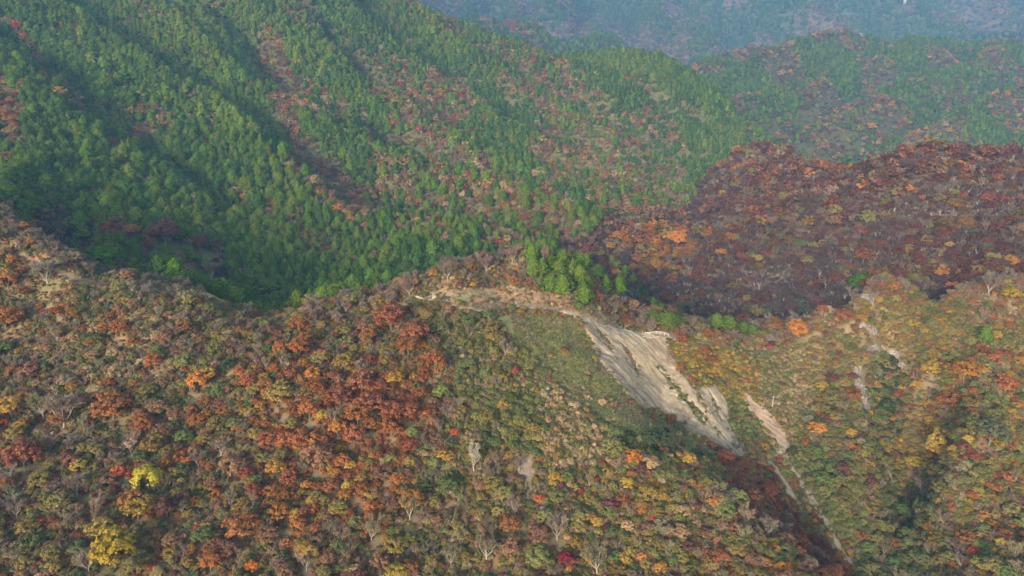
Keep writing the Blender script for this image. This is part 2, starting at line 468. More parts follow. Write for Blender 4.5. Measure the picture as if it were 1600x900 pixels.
def conifer_crown(n=620, leaf=.045, seed=0, kind=0, z0=.12):
    R.seed(seed); b = MB()
    ph = [R.uniform(0, 6.28) for _ in range(6)]
    H0 = 1 - z0
    hull = 7
    zs = [.03, .2, .45, .7, .9]
    base = len(b.v)
    for t in zs:
        for k in range(hull):
            a = 2 * math.pi * k / hull
            r = con_radius(t, kind) * .72
            b.v.append(Vector((math.cos(a) * r, math.sin(a) * r, z0 + t * H0))); b.t.append(.15)
    for j in range(len(zs) - 1):
        for k in range(hull):
            b.f.append((base + j * hull + k, base + j * hull + (k + 1) % hull, base + (j + 1) * hull + (k + 1) % hull, base + (j + 1) * hull + k)); b.m.append(0)
    for i in range(n):
        t = R.random() ** .85
        if R.random() > con_radius(t, kind) / .2 + .2: t = R.random() ** 1.3
        a = R.uniform(0, 6.2832)
        lump = 1 + .16 * math.sin(3 * a + ph[0] + 9 * t) + .13 * math.sin(5 * a + ph[1] - 15 * t) + .1 * math.sin(23 * t + 2 * a + ph[2])
        r = con_radius(t, kind) * lump * R.uniform(.8, 1.06)
        z = z0 + t * H0
        nn = Vector((math.cos(a), math.sin(a), .55)) + Vector((R.gauss(0, .3), R.gauss(0, .3), R.gauss(0, .3)))
        tone = min(1, max(0, .25 + (lump - .75) * 1.1 + R.gauss(0, .16)))
        b.quad((math.cos(a) * r, math.sin(a) * r, z), nn, leaf * R.uniform(.7, 1.3) * (1.1 - .5 * t), 1.0, tone, up=(0, 0, 1), rg=R)
    return b

def conifer_trunk(seed=0):
    b = MB(); b.tube((0, 0, -.06), (0, 0, .5), .016, .011); b.tube((0, 0, .5), (0, 0, .95), .011, .002)
    return b

def bush(seed=0, npad=12, nleaf=34, leaf=.1):
    R.seed(seed); b = MB()
    for i in range(npad):
        d = rdir(-.05); r = .33 * R.uniform(.7, 1.15)
        c = Vector((d.x * r, d.y * r, .1 + d.z * r * .85)); pr = R.uniform(.13, .22); t0 = R.uniform(.3, .75)
        for k in range(nleaf):
            e = rdir(-.4)
            b.quad(c + e * pr * R.uniform(.6, 1.05), e * .7 + d * .4 + Vector((R.gauss(0, .4), R.gauss(0, .4), .4 + R.gauss(0, .4))),
                   leaf * R.uniform(.6, 1.3), R.uniform(.8, 1.6), min(1, max(0, t0 + R.gauss(0, .2))), rg=R)
    random.seed(seed)
    for k in range(5):
        a = k * 1.26; b.sliver((0, 0, -.15), (math.cos(a) * .2, math.sin(a) * .2, .3), .03, .1)
    return b

def tuft(seed=0, n=46):
    R.seed(seed); random.seed(seed); b = MB()
    for i in range(n):
        a = R.uniform(0, 6.28); r0 = R.uniform(0, .18); l = R.uniform(.35, .75); o = R.uniform(.1, .45)
        p = Vector((math.cos(a) * r0, math.sin(a) * r0, -.1)); q = p + Vector((math.cos(a) * o * .4, math.sin(a) * o * .4, l))
        e = q + Vector((math.cos(a) * o * .7, math.sin(a) * o * .7, -l * .15))
        t0 = R.random(); b.sliver(p, q, .05, t0, w2=.06); b.sliver(q, e, .06, t0, w2=.02)
    return b

def sasa(seed=0):
    R.seed(seed); b = MB()
    for i in range(80):
        d = rdir(.0); r = .5 * R.uniform(.55, 1)
        b.quad((d.x * r, d.y * r, -.05 + d.z * r * .8), d * .4 + Vector((R.gauss(0, .35), R.gauss(0, .35), .8)), .26 * R.uniform(.6, 1.2), 1.5, R.random(), rg=R)
    return b

NV = 6
CROWN = [broad_crown(seed=20 + i, npad=R.choice((52, 58, 64)), flat=(.8, .7, .95, .75, .85, 1.0)[i]) for i in range(NV)]
TRUNK = [broad_trunk(seed=40 + i) for i in range(NV)]
BARE = [bare_parts(seed=60 + i) for i in range(NV)]
CON = [conifer_crown(seed=80 + i, kind=(0, 2, 2, 0, 1, 2)[i], z0=(.12, .12, .07, .16, .2, .1)[i]) for i in range(NV)]
CTR = conifer_trunk()
BUSH = [bush(seed=100 + i) for i in range(4)]
FARC = [broad_crown(seed=120 + i, npad=20, nleaf=13, leaf=.125, zmin=-.3, flat=1.15, pad=1.4) for i in range(3)]
FARB = [bare_parts(seed=130 + i, twigs=26, tw=.028)[1] for i in range(3)]
FARK = [conifer_crown(seed=140 + i, n=190, leaf=.085, kind=(0, 2, 2)[i], z0=.08) for i in range(3)]
TUFT = [tuft(seed=150 + i) for i in range(3)]
SASA = [sasa(seed=160 + i) for i in range(3)]

ME = {}
for i in range(NV):
    ME['crown', i] = CROWN[i].mesh('leafy_crown', [M_LEAF]); ME['trunk', i] = TRUNK[i].mesh('tree_trunk', [M_BARK])
    ME['btrunk', i] = BARE[i][0].mesh('bare_trunk', [M_PALE]); ME['btwig', i] = BARE[i][1].mesh('bare_crown', [M_TWIG])
    ME['kcrown', i] = CON[i].mesh('conifer_crown', [M_NEEDLE])
ME['ktrunk', 0] = CTR.mesh('conifer_trunk', [M_BARK])
for i in range(4): ME['bush', i] = BUSH[i].mesh('bush', [M_LEAF])

# source collections for the masses (never linked to the scene)
def source(name, items):
    c = bpy.data.collections.new(name)
    for k, (mb_list, mats) in enumerate(items):
        b = MB()
        for q, mb in enumerate(mb_list): b.add(mb, q)
        o = bpy.data.objects.new('%s_%02d' % (name, k), b.mesh(name, mats)); c.objects.link(o)
    return c
SRC = {
    'autumn': source('autumn_source', [([CROWN[i], TRUNK[i]], [M_LEAF, M_BARK]) for i in range(NV)] + [([FARC[i]], [M_LEAF]) for i in range(3)]),
    'bare': source('bare_source', [([BARE[i][1], BARE[i][0]], [M_TWIG, M_PALE]) for i in range(NV)] + [([FARB[i]], [M_TWIG]) for i in range(3)]),
    'conifer': source('conifer_source', [([CON[i], CTR], [M_NEEDLE, M_BARK]) for i in range(NV)] + [([FARK[i]], [M_NEEDLE]) for i in range(3)]),
    'shrub': source('shrub_source', [([BUSH[i]], [M_LEAF]) for i in range(4)]),
    'grass': source('grass_source', [([TUFT[i]], [M_GRASS]) for i in range(3)]),
    'sasa': source('sasa_source', [([SASA[i]], [M_LEAF]) for i in range(3)]),
}

def mass(name, src, pts, rot, scl, proto, tint):           # one object: points carrying instances
    me = bpy.data.meshes.new(name); me.vertices.add(len(pts)); me.vertices.foreach_set('co', np.asarray(pts, np.float32).ravel())
    a = me.attributes.new('turn', 'FLOAT_VECTOR', 'POINT'); a.data.foreach_set('vector', np.asarray(rot, np.float32).ravel())
    a = me.attributes.new('size', 'FLOAT_VECTOR', 'POINT'); a.data.foreach_set('vector', np.asarray(scl, np.float32).ravel())
    a = me.attributes.new('form', 'INT', 'POINT'); a.data.foreach_set('value', np.asarray(proto, np.int32))
    a = me.attributes.new('tint', 'FLOAT_COLOR', 'POINT')
    a.data.foreach_set('color', np.concatenate([np.asarray(tint, np.float32), np.ones((len(pts), 1), np.float32)], 1).ravel())
    o = link(name, me); o['kind'] = 'stuff'
    g = bpy.data.node_groups.new(name + '_scatter', 'GeometryNodeTree')
    g.interface.new_socket('Geometry', in_out='INPUT', socket_type='NodeSocketGeometry')
    g.interface.new_socket('Geometry', in_out='OUTPUT', socket_type='NodeSocketGeometry')
    N = g.nodes.new; L = g.links.new
    gi = N('NodeGroupInput'); go = N('NodeGroupOutput'); mp = N('GeometryNodeMeshToPoints'); ip = N('GeometryNodeInstanceOnPoints')
    ci = N('GeometryNodeCollectionInfo'); ci.inputs['Collection'].default_value = SRC[src]
    ci.inputs['Separate Children'].default_value = True; ci.inputs['Reset Children'].default_value = True
    def na(nm, ty):
        q = N('GeometryNodeInputNamedAttribute'); q.data_type = ty; q.inputs['Name'].default_value = nm
        return q.outputs[0]
    L(gi.outputs[0], mp.inputs[0]); L(mp.outputs[0], ip.inputs['Points']); L(ci.outputs[0], ip.inputs['Instance'])
    ip.inputs['Pick Instance'].default_value = True
    L(na('form', 'INT'), ip.inputs['Instance Index'])
    L(na('turn', 'FLOAT_VECTOR'), ip.inputs['Rotation']); L(na('size', 'FLOAT_VECTOR'), ip.inputs['Scale'])
    L(ip.outputs[0], go.inputs[0])
    md = o.modifiers.new('scatter', 'NODES'); md.node_group = g
    return o

# ------------------------------------------------------------------ colours of things (albedo, linear); dusk tints include shade
T = dict(
    rust=(.34, .115, .035), redrust=(.29, .085, .045), orange=(.47, .19, .03), gold=(.43, .27, .035), yellow=(.4, .29, .03), lemon=(.44, .36, .04),
    flame=(.8, .27, .035), vermilion=(.52, .13, .05), scarlet=(.4, .06, .055), crimson=(.25, .025, .045), maroon=(.17, .06, .06), ochre=(.29, .21, .05),
    dullrust=(.27, .135, .085), tan=(.4, .285, .16), straw=(.52, .42, .24), olive=(.215, .205, .062), moss=(.17, .19, .06), green=(.125, .185, .055), lime=(.2, .26, .06),
    dark=(.05, .09, .04), pine=(.1, .15, .085), cedar=(.088, .158, .02), cypress=(.1, .16, .03), cedar2=(.06, .112, .021), cedar3=(.115, .162, .022),
    bare=(.22, .185, .16), barebrown=(.22, .16, .12), barepurple=(.185, .145, .14), duskshade_purple=(.102, .07, .066), duskshade_red=(.15, .062, .042), duskshade_tan=(.155, .11, .078), duskshade_ochre=(.17, .105, .035), sasaa=(.27, .29, .09), sasab=(.235, .235, .09), sasac=(.31, .26, .13), bareolive=(.22, .195, .12), barepink=(.24, .175, .15), paletree=(.38, .345, .31))  # dusk tints: darkened to carry cloud shade over the red ridge
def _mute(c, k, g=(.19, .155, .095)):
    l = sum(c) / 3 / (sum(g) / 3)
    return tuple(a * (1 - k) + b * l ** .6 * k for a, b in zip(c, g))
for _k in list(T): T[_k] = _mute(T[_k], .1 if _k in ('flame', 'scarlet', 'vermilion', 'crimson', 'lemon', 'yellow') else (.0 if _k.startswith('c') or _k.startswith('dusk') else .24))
ADJ = dict(rust='rust brown', redrust='red rust', orange='orange', gold='golden', yellow='yellow', lemon='lemon yellow', flame='flame orange', vermilion='vermilion', scarlet='scarlet',
    crimson='crimson', maroon='maroon', ochre='ochre', dullrust='dull russet', tan='tan', straw='straw coloured', olive='olive', moss='mossy olive green', green='green', lime='lime green',
    dark='dark green', pine='blue green', cedar='green', cypress='bright green', cedar2='dark green', cedar3='yellow green', bare='grey', barebrown='brown grey', barepurple='purple grey', duskshade_purple='shaded purple', duskshade_red='shaded red', duskshade_tan='shaded brown', duskshade_ochre='shaded ochre', sasaa='light green', sasab='olive green', sasac='pale tan',
    bareolive='olive grey', barepink='pinkish grey', paletree='pale grey')

def poly(pts):
    p = np.array(pts, float)
    def f(u, v):
        r = np.zeros(len(u), bool); j = len(p) - 1
        for i in range(len(p)):
            xi, yi = p[i]; xj, yj = p[j]
            c = ((yi > v) != (yj > v)) & (u < (xj - xi) * (v - yi) / (yj - yi + 1e-9) + xi)
            r ^= c; j = i
        return r
    return f
def line(pts, rad):
    p = np.array(pts, float)
    def f(u, v): return dline(p, u, v) < rad
    return f
def dline(p, u, v):
    p = np.asarray(p, float); d = np.full(len(u), 1e9)
    for (a, b) in zip(p[:-1], p[1:]):
        ab = b - a; t = np.clip(((u - a[0]) * ab[0] + (v - a[1]) * ab[1]) / (ab @ ab + 1e-9), 0, 1)
        d = np.minimum(d, np.hypot(u - a[0] - t * ab[0], v - a[1] - t * ab[1]))
    return d

# ---- bare ground: outlines (photograph pixels of the ground they lie on)
SCAR = poly([(908,500),(935,508),(985,519),(1036,527),(1046,545),(1056,575),(1090,608),(1118,600),(1137,632),(1143,665),(1152,690),(1176,724),(1168,724),(1135,706),(1090,684),(1048,655),(1000,632),(972,606),(948,575),(924,540)])
SCAR2 = poly([(1160,612),(1167,612),(1178,626),(1192,636),(1200,642),(1218,662),(1234,690),(1238,712),(1226,718),(1208,690),(1190,664),(1172,642)])
RILL = [([(1218,706),(1246,744),(1270,782),(1290,816),(1312,855),(1336,897)], 4.0), ([(1200,722),(1226,752),(1240,780)], 3.0), ([(1388,735),(1405,790),(1420,835),(1440,896)], 3.0)]
PATHL = [(648,466),(690,470),(722,483),(760,487),(800,479),(850,483),(900,493),(940,508),(985,521),(1036,526),(1100,536),(1180,552),(1230,545),(1280,520)]
LTRAIL = [(-60,372),(0,388),(60,412),(120,438),(200,450),(255,454),(330,466),(400,474),(470,486)]
TOP = poly([(655,456),(720,452),(800,448),(870,462),(950,492),(985,518),(900,492),(800,476),(760,486),(715,486),(690,472)])
PATCH = poly([(812,716),(832,706),(838,730),(832,770),(826,794),(820,794),(822,755),(812,738)])
OUTC = [line([(1340,580),(1345,610),(1352,640)], 9), line([(1366,548),(1400,560)], 10), line([(1400,568),(1415,575)], 6), line([(1350,512),(1366,520)], 7), line([(1340,460),(1358,468)], 7)]
SASAZ = poly([(775,494),(820,488),(900,498),(915,512),(940,560),(975,610),(1050,665),(1130,712),(1090,712),(1010,690),(940,660),(880,620),(840,570),(800,530)])
TANG = poly([(1150,560),(1205,552),(1262,545),(1275,600),(1262,660),(1240,690),(1215,655),(1190,630),(1165,610)])
TANB = poly([(830,600),(880,590),(950,640),(960,720),(900,760),(850,730),(840,680)])
YCL = poly([(1044,530),(1100,536),(1165,556),(1180,600),(1168,640),(1150,660),(1140,630),(1118,598),(1090,605),(1060,575)])

# ---- what grows where: (test, minimum Y, maximum Y, amount, {tint: weight})  later rows win
def mix(s):
    d = {}
    for w_ in s.split():
        k, v = w_.split(':'); d[k] = float(v)
    return d
ALL = lambda u, v: np.ones(len(u), bool)
NEARMAX = 1e9
ZN = [   # near slope and near ridge
 (ALL, 1, mix('barebrown:20 bare:8 bareolive:14 dullrust:22 ochre:12 rust:12 olive:14 moss:5 green:4 gold:3 scarlet:1 maroon:2 tan:4')),
 (poly([(-400,360),(640,400),(640,560),(300,590),(-400,620)]), 1, mix('bareolive:26 barepink:14 bare:10 olive:18 moss:10 tan:9 dullrust:18 green:4 rust:8 orange:2 ochre:5')),
 (poly([(-400,600),(150,600),(200,900),(-400,900)]), 1, mix('bareolive:20 barebrown:22 bare:10 dullrust:16 maroon:6 ochre:16 olive:16 redrust:6 green:4 scarlet:3')),
 (poly([(380,560),(470,520),(560,545),(690,560),(660,700),(640,800),(560,830),(480,850),(420,840),(400,700)]), 1, mix('rust:38 redrust:20 orange:9 ochre:15 dullrust:18 barebrown:10 gold:5 bare:5 olive:4')),
 (poly([(500,610),(560,585),(600,600),(670,630),(660,670),(620,690),(560,720),(510,690)]), 1, mix('redrust:62 rust:30 dullrust:10 orange:5')),
 (poly([(380,460),(690,470),(690,560),(500,560),(380,540)]), 1, mix('barepink:20 bare:10 dullrust:22 rust:14 ochre:18 olive:14 bareolive:14')),
 (poly([(660,490),(780,490),(850,570),(850,640),(760,720),(690,660),(700,590)]), 1, mix('olive:26 moss:22 bare:12 bareolive:18 green:10 tan:8 ochre:6 lime:3')),
 (TANB, 1, mix('tan:44 straw:10 ochre:16 olive:10 barepink:12 moss:7')),
 (poly([(760,620),(850,600),(845,690),(800,760),(760,720)]), 1, mix('moss:30 lime:8 green:16 olive:20 bareolive:12 ochre:10 yellow:2')),
 (poly([(640,700),(800,700),(860,780),(860,900),(620,900)]), 1, mix('bareolive:28 barebrown:24 olive:18 ochre:12 moss:8 dullrust:12 green:5 gold:3')),
 (poly([(850,740),(1000,700),(1130,730),(1220,820),(1300,900),(860,900)]), 1, mix('bareolive:20 barebrown:16 olive:20 moss:12 tan:12 ochre:10 green:8 gold:5 scarlet:3 orange:4 dullrust:10 maroon:4 yellow:3')),
 (poly([(1095,690),(1160,700),(1215,765),(1290,850),(1345,920),(1290,920),(1220,850),(1150,780)]), 1, mix('redrust:34 maroon:18 dullrust:24 barepurple:16 rust:14 olive:8')),
 (poly([(930,625),(1010,660),(1130,712),(1100,725),(1010,712),(950,690)]), 1, mix('dark:20 moss:26 bareolive:24 barebrown:14 green:12')),
 # right of the gully
 (poly([(1140,540),(2600,440),(2600,950),(1345,950),(1240,740),(1150,660)]), 1, mix('olive:32 ochre:14 bareolive:18 barebrown:12 moss:26 green:9 lime:5 rust:5 gold:5 orange:2 dullrust:8 tan:5 maroon:2')),
 (TANG, 1, mix('bareolive:40 olive:30 tan:20 moss:14')),
 (YCL, 1, mix('gold:30 ochre:34 yellow:9 olive:22 rust:8 moss:8')),
 (poly([(1135,620),(1165,618),(1175,700),(1150,700)]), 1, mix('green:40 moss:30 lime:16 olive:10')),
 (poly([(1240,715),(1300,700),(1320,790),(1300,830),(1260,780)]), 1, mix('green:36 moss:30 lime:8 olive:20 ochre:8')),
 (poly([(1310,770),(1385,760),(1420,900),(1340,900)]), 1, mix('olive:24 moss:20 bareolive:22 barebrown:14 green:14 ochre:8 rust:4')),
 (poly([(1395,800),(1430,800),(1450,900),(1400,900)]), 1, mix('green:40 moss:30 lime:10')),
 (poly([(1362,470),(1500,470),(1500,560),(1440,590),(1366,540)]), 1, mix('ochre:30 gold:14 yellow:6 olive:34 dullrust:8 moss:14 bareolive:8')),
 (poly([(1368,555),(1400,575),(1425,600),(1400,690),(1370,670),(1362,600)]), 1, mix('dark:50 moss:26 green:20')),
 (poly([(1400,600),(1480,560),(2600,440),(2600,720),(1560,720),(1420,700)]), 1, mix('orange:5 rust:16 redrust:9 gold:9 ochre:16 olive:24 barebrown:14 bareolive:10 moss:12 maroon:3 green:5')),
 (poly([(1390,690),(1480,650),(1530,690),(1470,740),(1400,760)]), 1, mix('gold:34 yellow:20 ochre:28 olive:20 orange:6')),
 (poly([(1450,730),(1560,720),(1560,790),(1440,860),(1420,800)]), 1, mix('moss:26 dark:14 bareolive:24 ochre:14 olive:20 barebrown:10 maroon:4')),
 (poly([(1440,850),(1520,760),(2600,720),(2600,950),(1440,950)]), 1, mix('olive:28 ochre:18 barebrown:18 bareolive:12 moss:10 gold:6 rust:7 dullrust:9 scarlet:2 orange:2 green:6 yellow:2')),
 # crest trees
 (poly([(-400,180),(0,300),(120,380),(560,440),(560,492),(440,478),(330,462),(200,446),(110,430),(0,384),(-400,290)]), 1, mix('barepink:34 bare:26 barepurple:20 dullrust:10 tan:6 orange:1')),
 (poly([(560,470),(600,430),(700,385),(900,380),(960,430),(1040,500),(950,490),(870,462),(800,446),(700,452),(640,462)]), 1, mix('barepink:32 barepurple:30 bare:14 dullrust:18 tan:6 orange:3')),
 (poly([(824,402),(850,400),(892,418),(922,466),(905,474),(834,446)]), 1, mix('cypress:56 cedar:26 barepink:14')),
 (line([(905,395),(960,430),(1000,462),(1042,494)], 4), 1, mix('cedar:40 cypress:30 cedar2:20 dullrust:8')),
 (poly([(1090,500),(1290,470),(1340,430),(2600,400),(2600,475),(1500,462),(1350,462),(1290,500),(1230,545),(1100,534)]), 1, mix('barepink:28 dullrust:28 barepurple:18 rust:14 bare:10 olive:8')),
]
ZR = [ # red ridge, cloud shade put in through the dusk tints
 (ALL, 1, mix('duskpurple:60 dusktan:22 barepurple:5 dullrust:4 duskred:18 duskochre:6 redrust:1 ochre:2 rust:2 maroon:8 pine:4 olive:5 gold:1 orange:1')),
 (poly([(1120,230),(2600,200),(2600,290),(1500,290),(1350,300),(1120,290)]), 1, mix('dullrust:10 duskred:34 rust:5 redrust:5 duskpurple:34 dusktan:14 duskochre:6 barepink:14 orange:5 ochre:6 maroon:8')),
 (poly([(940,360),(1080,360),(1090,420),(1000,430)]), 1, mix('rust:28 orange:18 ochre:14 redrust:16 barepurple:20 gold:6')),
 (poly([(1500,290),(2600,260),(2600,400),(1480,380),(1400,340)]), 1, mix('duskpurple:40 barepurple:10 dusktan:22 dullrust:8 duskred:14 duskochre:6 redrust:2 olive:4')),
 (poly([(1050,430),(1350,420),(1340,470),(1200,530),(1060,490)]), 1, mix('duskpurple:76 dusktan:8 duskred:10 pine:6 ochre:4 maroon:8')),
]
DECID = mix('dullrust:28 tan:24 barepink:24 rust:10 redrust:6 orange:4 ochre:10 gold:4 scarlet:1 vermilion:1 olive:10')
CONIF = mix('cedar:44 cedar2:26 cedar3:26 cypress:6')
LMIX = [ # broad-leaved strips in the conifers of the left mountain: polyline, radius, share
 ([(432,80),(445,130),(455,200),(480,250),(530,300),(560,330)], 24, .85), ([(620,140),(660,170),(690,230),(740,290),(800,340),(860,370)], 46, .72),
 ([(800,100),(860,150),(950,200),(1030,240)], 40, .62), ([(880,230),(960,285),(1050,335),(1080,350)], 38, .72), ([(600,270),(640,310),(690,350)], 34, .65),
 ([(-20,150),(15,180),(20,220)], 22, .9), ([(15,40),(60,100),(110,150),(140,190)], 11, .75), ([(150,110),(210,160),(300,215),(330,240)], 9, .6), ([(470,140),(500,180),(560,190)], 22, .5),
 ([(620,0),(680,40),(720,60)], 9, .5), ([(430,-20),(470,30)], 16, .5), ([(120,180),(160,215),(200,260)], 11, .55), ([(330,300),(420,330),(520,400),(560,430)], 13, .5), ([(700,40),(780,90),(860,120)], 10, .4),
 ([(660,105),(700,130),(740,150)], 16, .6), ([(200,255),(260,300),(330,320)], 11, .45), ([(280,130),(330,200)], 8, .4), ([(380,60),(400,130)], 7, .4), ([(1000,330),(1090,345)], 26, .7), ([(920,380),(860,370)], 22, .6)]

def choose(m, n):
    ks = list(m); p = np.array([m[k] for k in ks]); p = p / p.sum()
    return np.array(ks, object)[rng.choice(len(ks), n, p=p)]

def region(x, y):                    # 0 near, 1 red ridge, 2 left mountain, 3 far right hill, 4 far wall
    a = x / y
    cy = crestY(x, y)
    bx = np.interp(y, [380, 430, 470, 540, 620, 700, 800, 900], [5, 5, 15, 42, 118, 168, 232, 290])   # the valley line
    r = np.full(len(x), 2)
    r[(x > bx) & (y < 900)] = 1
    r[(y > 900) & (a > .33)] = 3
    r[(y > 1250) & (a > np.interp(y, [1250, 1900], [.2, .14]))] = 3
    r[(y > 1880) | ((y > 1600) & (a < .2))] = 4
    ex = 38 + 42 * np.exp(-((a + .02) / .14) ** 2)
    r[(y < cy + ex)] = 0
    r[(y > cy + ex) & (y < 430) & (x > bx)] = 1
    return r

# ------------------------------------------------------------------ the hillside
GA, GL = np.meshgrid(ga, gl)
gy = np.exp(GL).ravel(); gx = GA.ravel() * gy
gz = H(gx, gy)
gu, gv = proj(gx, gy, gz - CZ)
reg = region(gx, gy)
soil = np.empty((len(gx), 3))
soil[:] = (.2, .15, .09)
soil[reg == 1] = (.095, .068, .055)  # red ridge ground, darkened along with its trees for cloud shade
soil[reg == 2] = (.1, .1, .045)
soil[reg == 3] = (.06, .065, .03)
soil[reg == 4] = (.085, .1, .055)
nz = fbm(gx / 14, gy / 14, 41, 4)
near = reg == 0
k_ = (sstep(-.25, .25, fbm(gx / 5, gy / 5, 43, 3)) * near)[:, None]; soil = soil * (1 - k_ * .75) + np.array((.13, .12, .055)) * k_ * .75
k_ = (sstep(.1, .35, fbm(gx / 7, gy / 7, 45, 3)) * near)[:, None]; soil = soil * (1 - k_ * .7) + np.array((.2, .105, .055)) * k_ * .7
def paint(test, col, m=near, soft=1.0):
    k = test(gu, gv) & m
    soil[k] = soil[k] * (1 - soft) + np.array(col) * soft
paint(SASAZ, (.2, .19, .07)); paint(TANG, (.27, .22, .12)); paint(YCL, (.25, .18, .07)); paint(TANB, (.28, .21, .12)); paint(TOP, (.3, .215, .13))
m4 = reg == 4
pn = fbm(gx / 190, gy / 260, 47, 4)
soil[m4 & (pn > .12)] = (.15, .11, .085)
soil *= (1 + .25 * nz)[:, None]
ii, jj = np.meshgrid(np.arange(NA - 1), np.arange(NL - 1))
kk = (jj * NA + ii).ravel()
gf = np.stack([kk, kk + 1, kk + NA + 1, kk + NA], 1)

def npmesh(name, V, F, col, mat, smooth=True):
    me = bpy.data.meshes.new(name)
    me.vertices.add(len(V)); me.vertices.foreach_set('co', np.asarray(V, np.float32).ravel())
    me.loops.add(F.size); me.loops.foreach_set('vertex_index', F.astype(np.int32).ravel())
    me.polygons.add(len(F)); me.polygons.foreach_set('loop_start', np.arange(len(F), dtype=np.int32) * F.shape[1])
    me.polygons.foreach_set('loop_total', np.full(len(F), F.shape[1], np.int32))
    me.update(calc_edges=True); me.validate()
    if col is not None:
        a = me.color_attributes.new('soil', 'FLOAT_COLOR', 'POINT')
        a.data.foreach_set('color', np.concatenate([col, np.ones((len(col), 1))], 1).astype(np.float32).ravel())
    me.materials.append(mat)
    if smooth: me.polygons.foreach_set('use_smooth', np.ones(len(me.polygons), bool))
    return me
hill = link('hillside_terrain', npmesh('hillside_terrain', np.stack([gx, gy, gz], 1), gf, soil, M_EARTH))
hill['kind'] = 'structure'

# ---- bare ground laid over the hillside, with its own rills and ragged edge
def apron(name, test, box, step, lift, colour, rill, edge=1.0, mat=M_SCAR, ymax=420):
    x0, x1, y0, y1 = box
    xs = np.arange(x0, x1, step); ys = np.arange(y0, y1, step)
    X, Y_ = np.meshgrid(xs, ys); x = X.ravel(); y = Y_.ravel()
    z = H(x, y); u, v = proj(x, y, z - CZ)
    wob = edge * 5.0 * fbm(x / 4.5, y / 4.5, 71, 4); wob2 = edge * 5.0 * fbm(x / 4.5, y / 4.5, 77, 3)
    ins = test(u + wob, v + wob2) & (y < crestY(x, y) + 30)
    G = ins.reshape(X.shape).astype(float)
    B = G.copy()
    for _ in range(3):
        B = (np.pad(B, 1)[:-2, 1:-1] + np.pad(B, 1)[2:, 1:-1] + np.pad(B, 1)[1:-1, :-2] + np.pad(B, 1)[1:-1, 2:] + B) / 5
    k = sstep(.25, .8, B).ravel()
    zz = z + (lift + .12) * k - .12 * (1 - k) * 2 + rill(x, y, u, v) * k
    keep = (B > .12)
    q = keep[:-1, :-1] & keep[1:, :-1] & keep[:-1, 1:] & keep[1:, 1:]
    nx = X.shape[1]
    r_, c_ = np.nonzero(q); b0 = r_ * nx + c_
    F = np.stack([b0, b0 + 1, b0 + nx + 1, b0 + nx], 1)
    used = np.unique(F); mp_ = np.zeros(len(x), int); mp_[used] = np.arange(len(used))
    col = colour(x, y, u, v)
    o = link(name, npmesh(name, np.stack([x, y, zz], 1)[used], mp_[F], np.clip(col[used], 0, 1), mat))
    o['kind'] = 'structure'
    return o
def bounds(pts, pad=6, Y=None):
    g = [ground(a, b) for a, b in pts]; g = [q for q in g if q and q[1] < 420]
    return (min(q[0] for q in g) - pad, max(q[0] for q in g) + pad, min(q[1] for q in g) - pad, max(q[1] for q in g) + pad)

# fall line coordinate of the landslide
_a = np.array(unproj(960, 520, 285)[:2]); _b = np.array(unproj(1165, 718, 249)[:2]); _f = (_b - _a) / np.linalg.norm(_b - _a); _g = np.array([-_f[1], _f[0]])
def fall(x, y): return (x - _a[0]) * _f[0] + (y - _a[1]) * _f[1], (x - _a[0]) * _g[0] + (y - _a[1]) * _g[1]
def rills(x, y, u, v):
    s, t = fall(x, y); t = t + 1.2 * fbm(s / 12, t / 6, 91, 2)
    return .3 * fbm(s / 16, t / 2.6, 92, 4) + .2 * fbm(s / 5, t / .9, 93, 3) + .5 * fbm(x / 4.2, y / 4.2, 94, 5) + .22 * np.abs(fbm(x / 1.4, y / 1.4, 90, 3))
def scar_col(x, y, u, v):
    s, t = fall(x, y)
    st = fbm(s / 26, t / 2.2, 95, 4); st2 = fbm(s / 10, t / .9, 96, 3)
    c = np.empty((len(x), 3)); c[:] = (.37, .28, .185)
    def lerp(c, col, k): return c * (1 - k[:, None]) + np.array(col) * k[:, None]
    sand = np.clip(1 - dline([(985,522),(1000,555),(1040,600),(1090,650),(1130,685)], u, v) / 17, 0, 1)
    c = lerp(c, (.45, .345, .205), sstep(.05, .5, sand + .3 * st))
    c = lerp(c, (.28, .195, .125), sstep(.12, .5, st) * .55)
    c = lerp(c, (.41, .32, .215), sstep(.15, .5, -st) * .6)
    c = lerp(c, (.31, .255, .195), sstep(.2, .9, np.clip(1 - dline([(1085,612),(1110,612),(1130,640),(1142,672)], u, v) / 26, 0, 1) + .25 * st2) * .55)
    c = lerp(c, (.28, .225, .165), sstep(.25, .8, np.clip(1 - dline([(1030,655),(1090,690),(1140,712),(1172,724)], u, v) / 26, 0, 1) + .2 * st2) * .6)
    c = lerp(c, (.3, .25, .15), sstep(.3, .7, np.clip(1 - dline([(1028,575),(1055,605),(1085,640)], u, v) / 10, 0, 1)) * .7)
    return .82 * c * (1 + .3 * st2 + .3 * fbm(x / 1.2, y / 1.2, 97, 3) + .2 * fbm(x / 5, y / 5, 89, 3))[:, None]
HOLES = [(a_, b_ * .6) for a_, b_ in [([(1028,572),(1055,605),(1085,640),(1104,664)], 4.5), ([(1072,584),(1090,618),(1106,650)], 4), ([(936,515),(948,535),(956,552)], 5), ([(972,533),(988,562),(998,588)], 3.5), ([(1110,612),(1120,640),(1126,662)], 3)]]
def scar_main(u, v):
    r = SCAR(u, v)
    for p, q in HOLES: r &= dline(p, u, v) > q
    return r
apron('landslide_scree', scar_main, bounds([(908,502),(1036,530),(1175,722),(1000,632),(1143,665)]), .45, .35, scar_col, rills, edge=1.7)
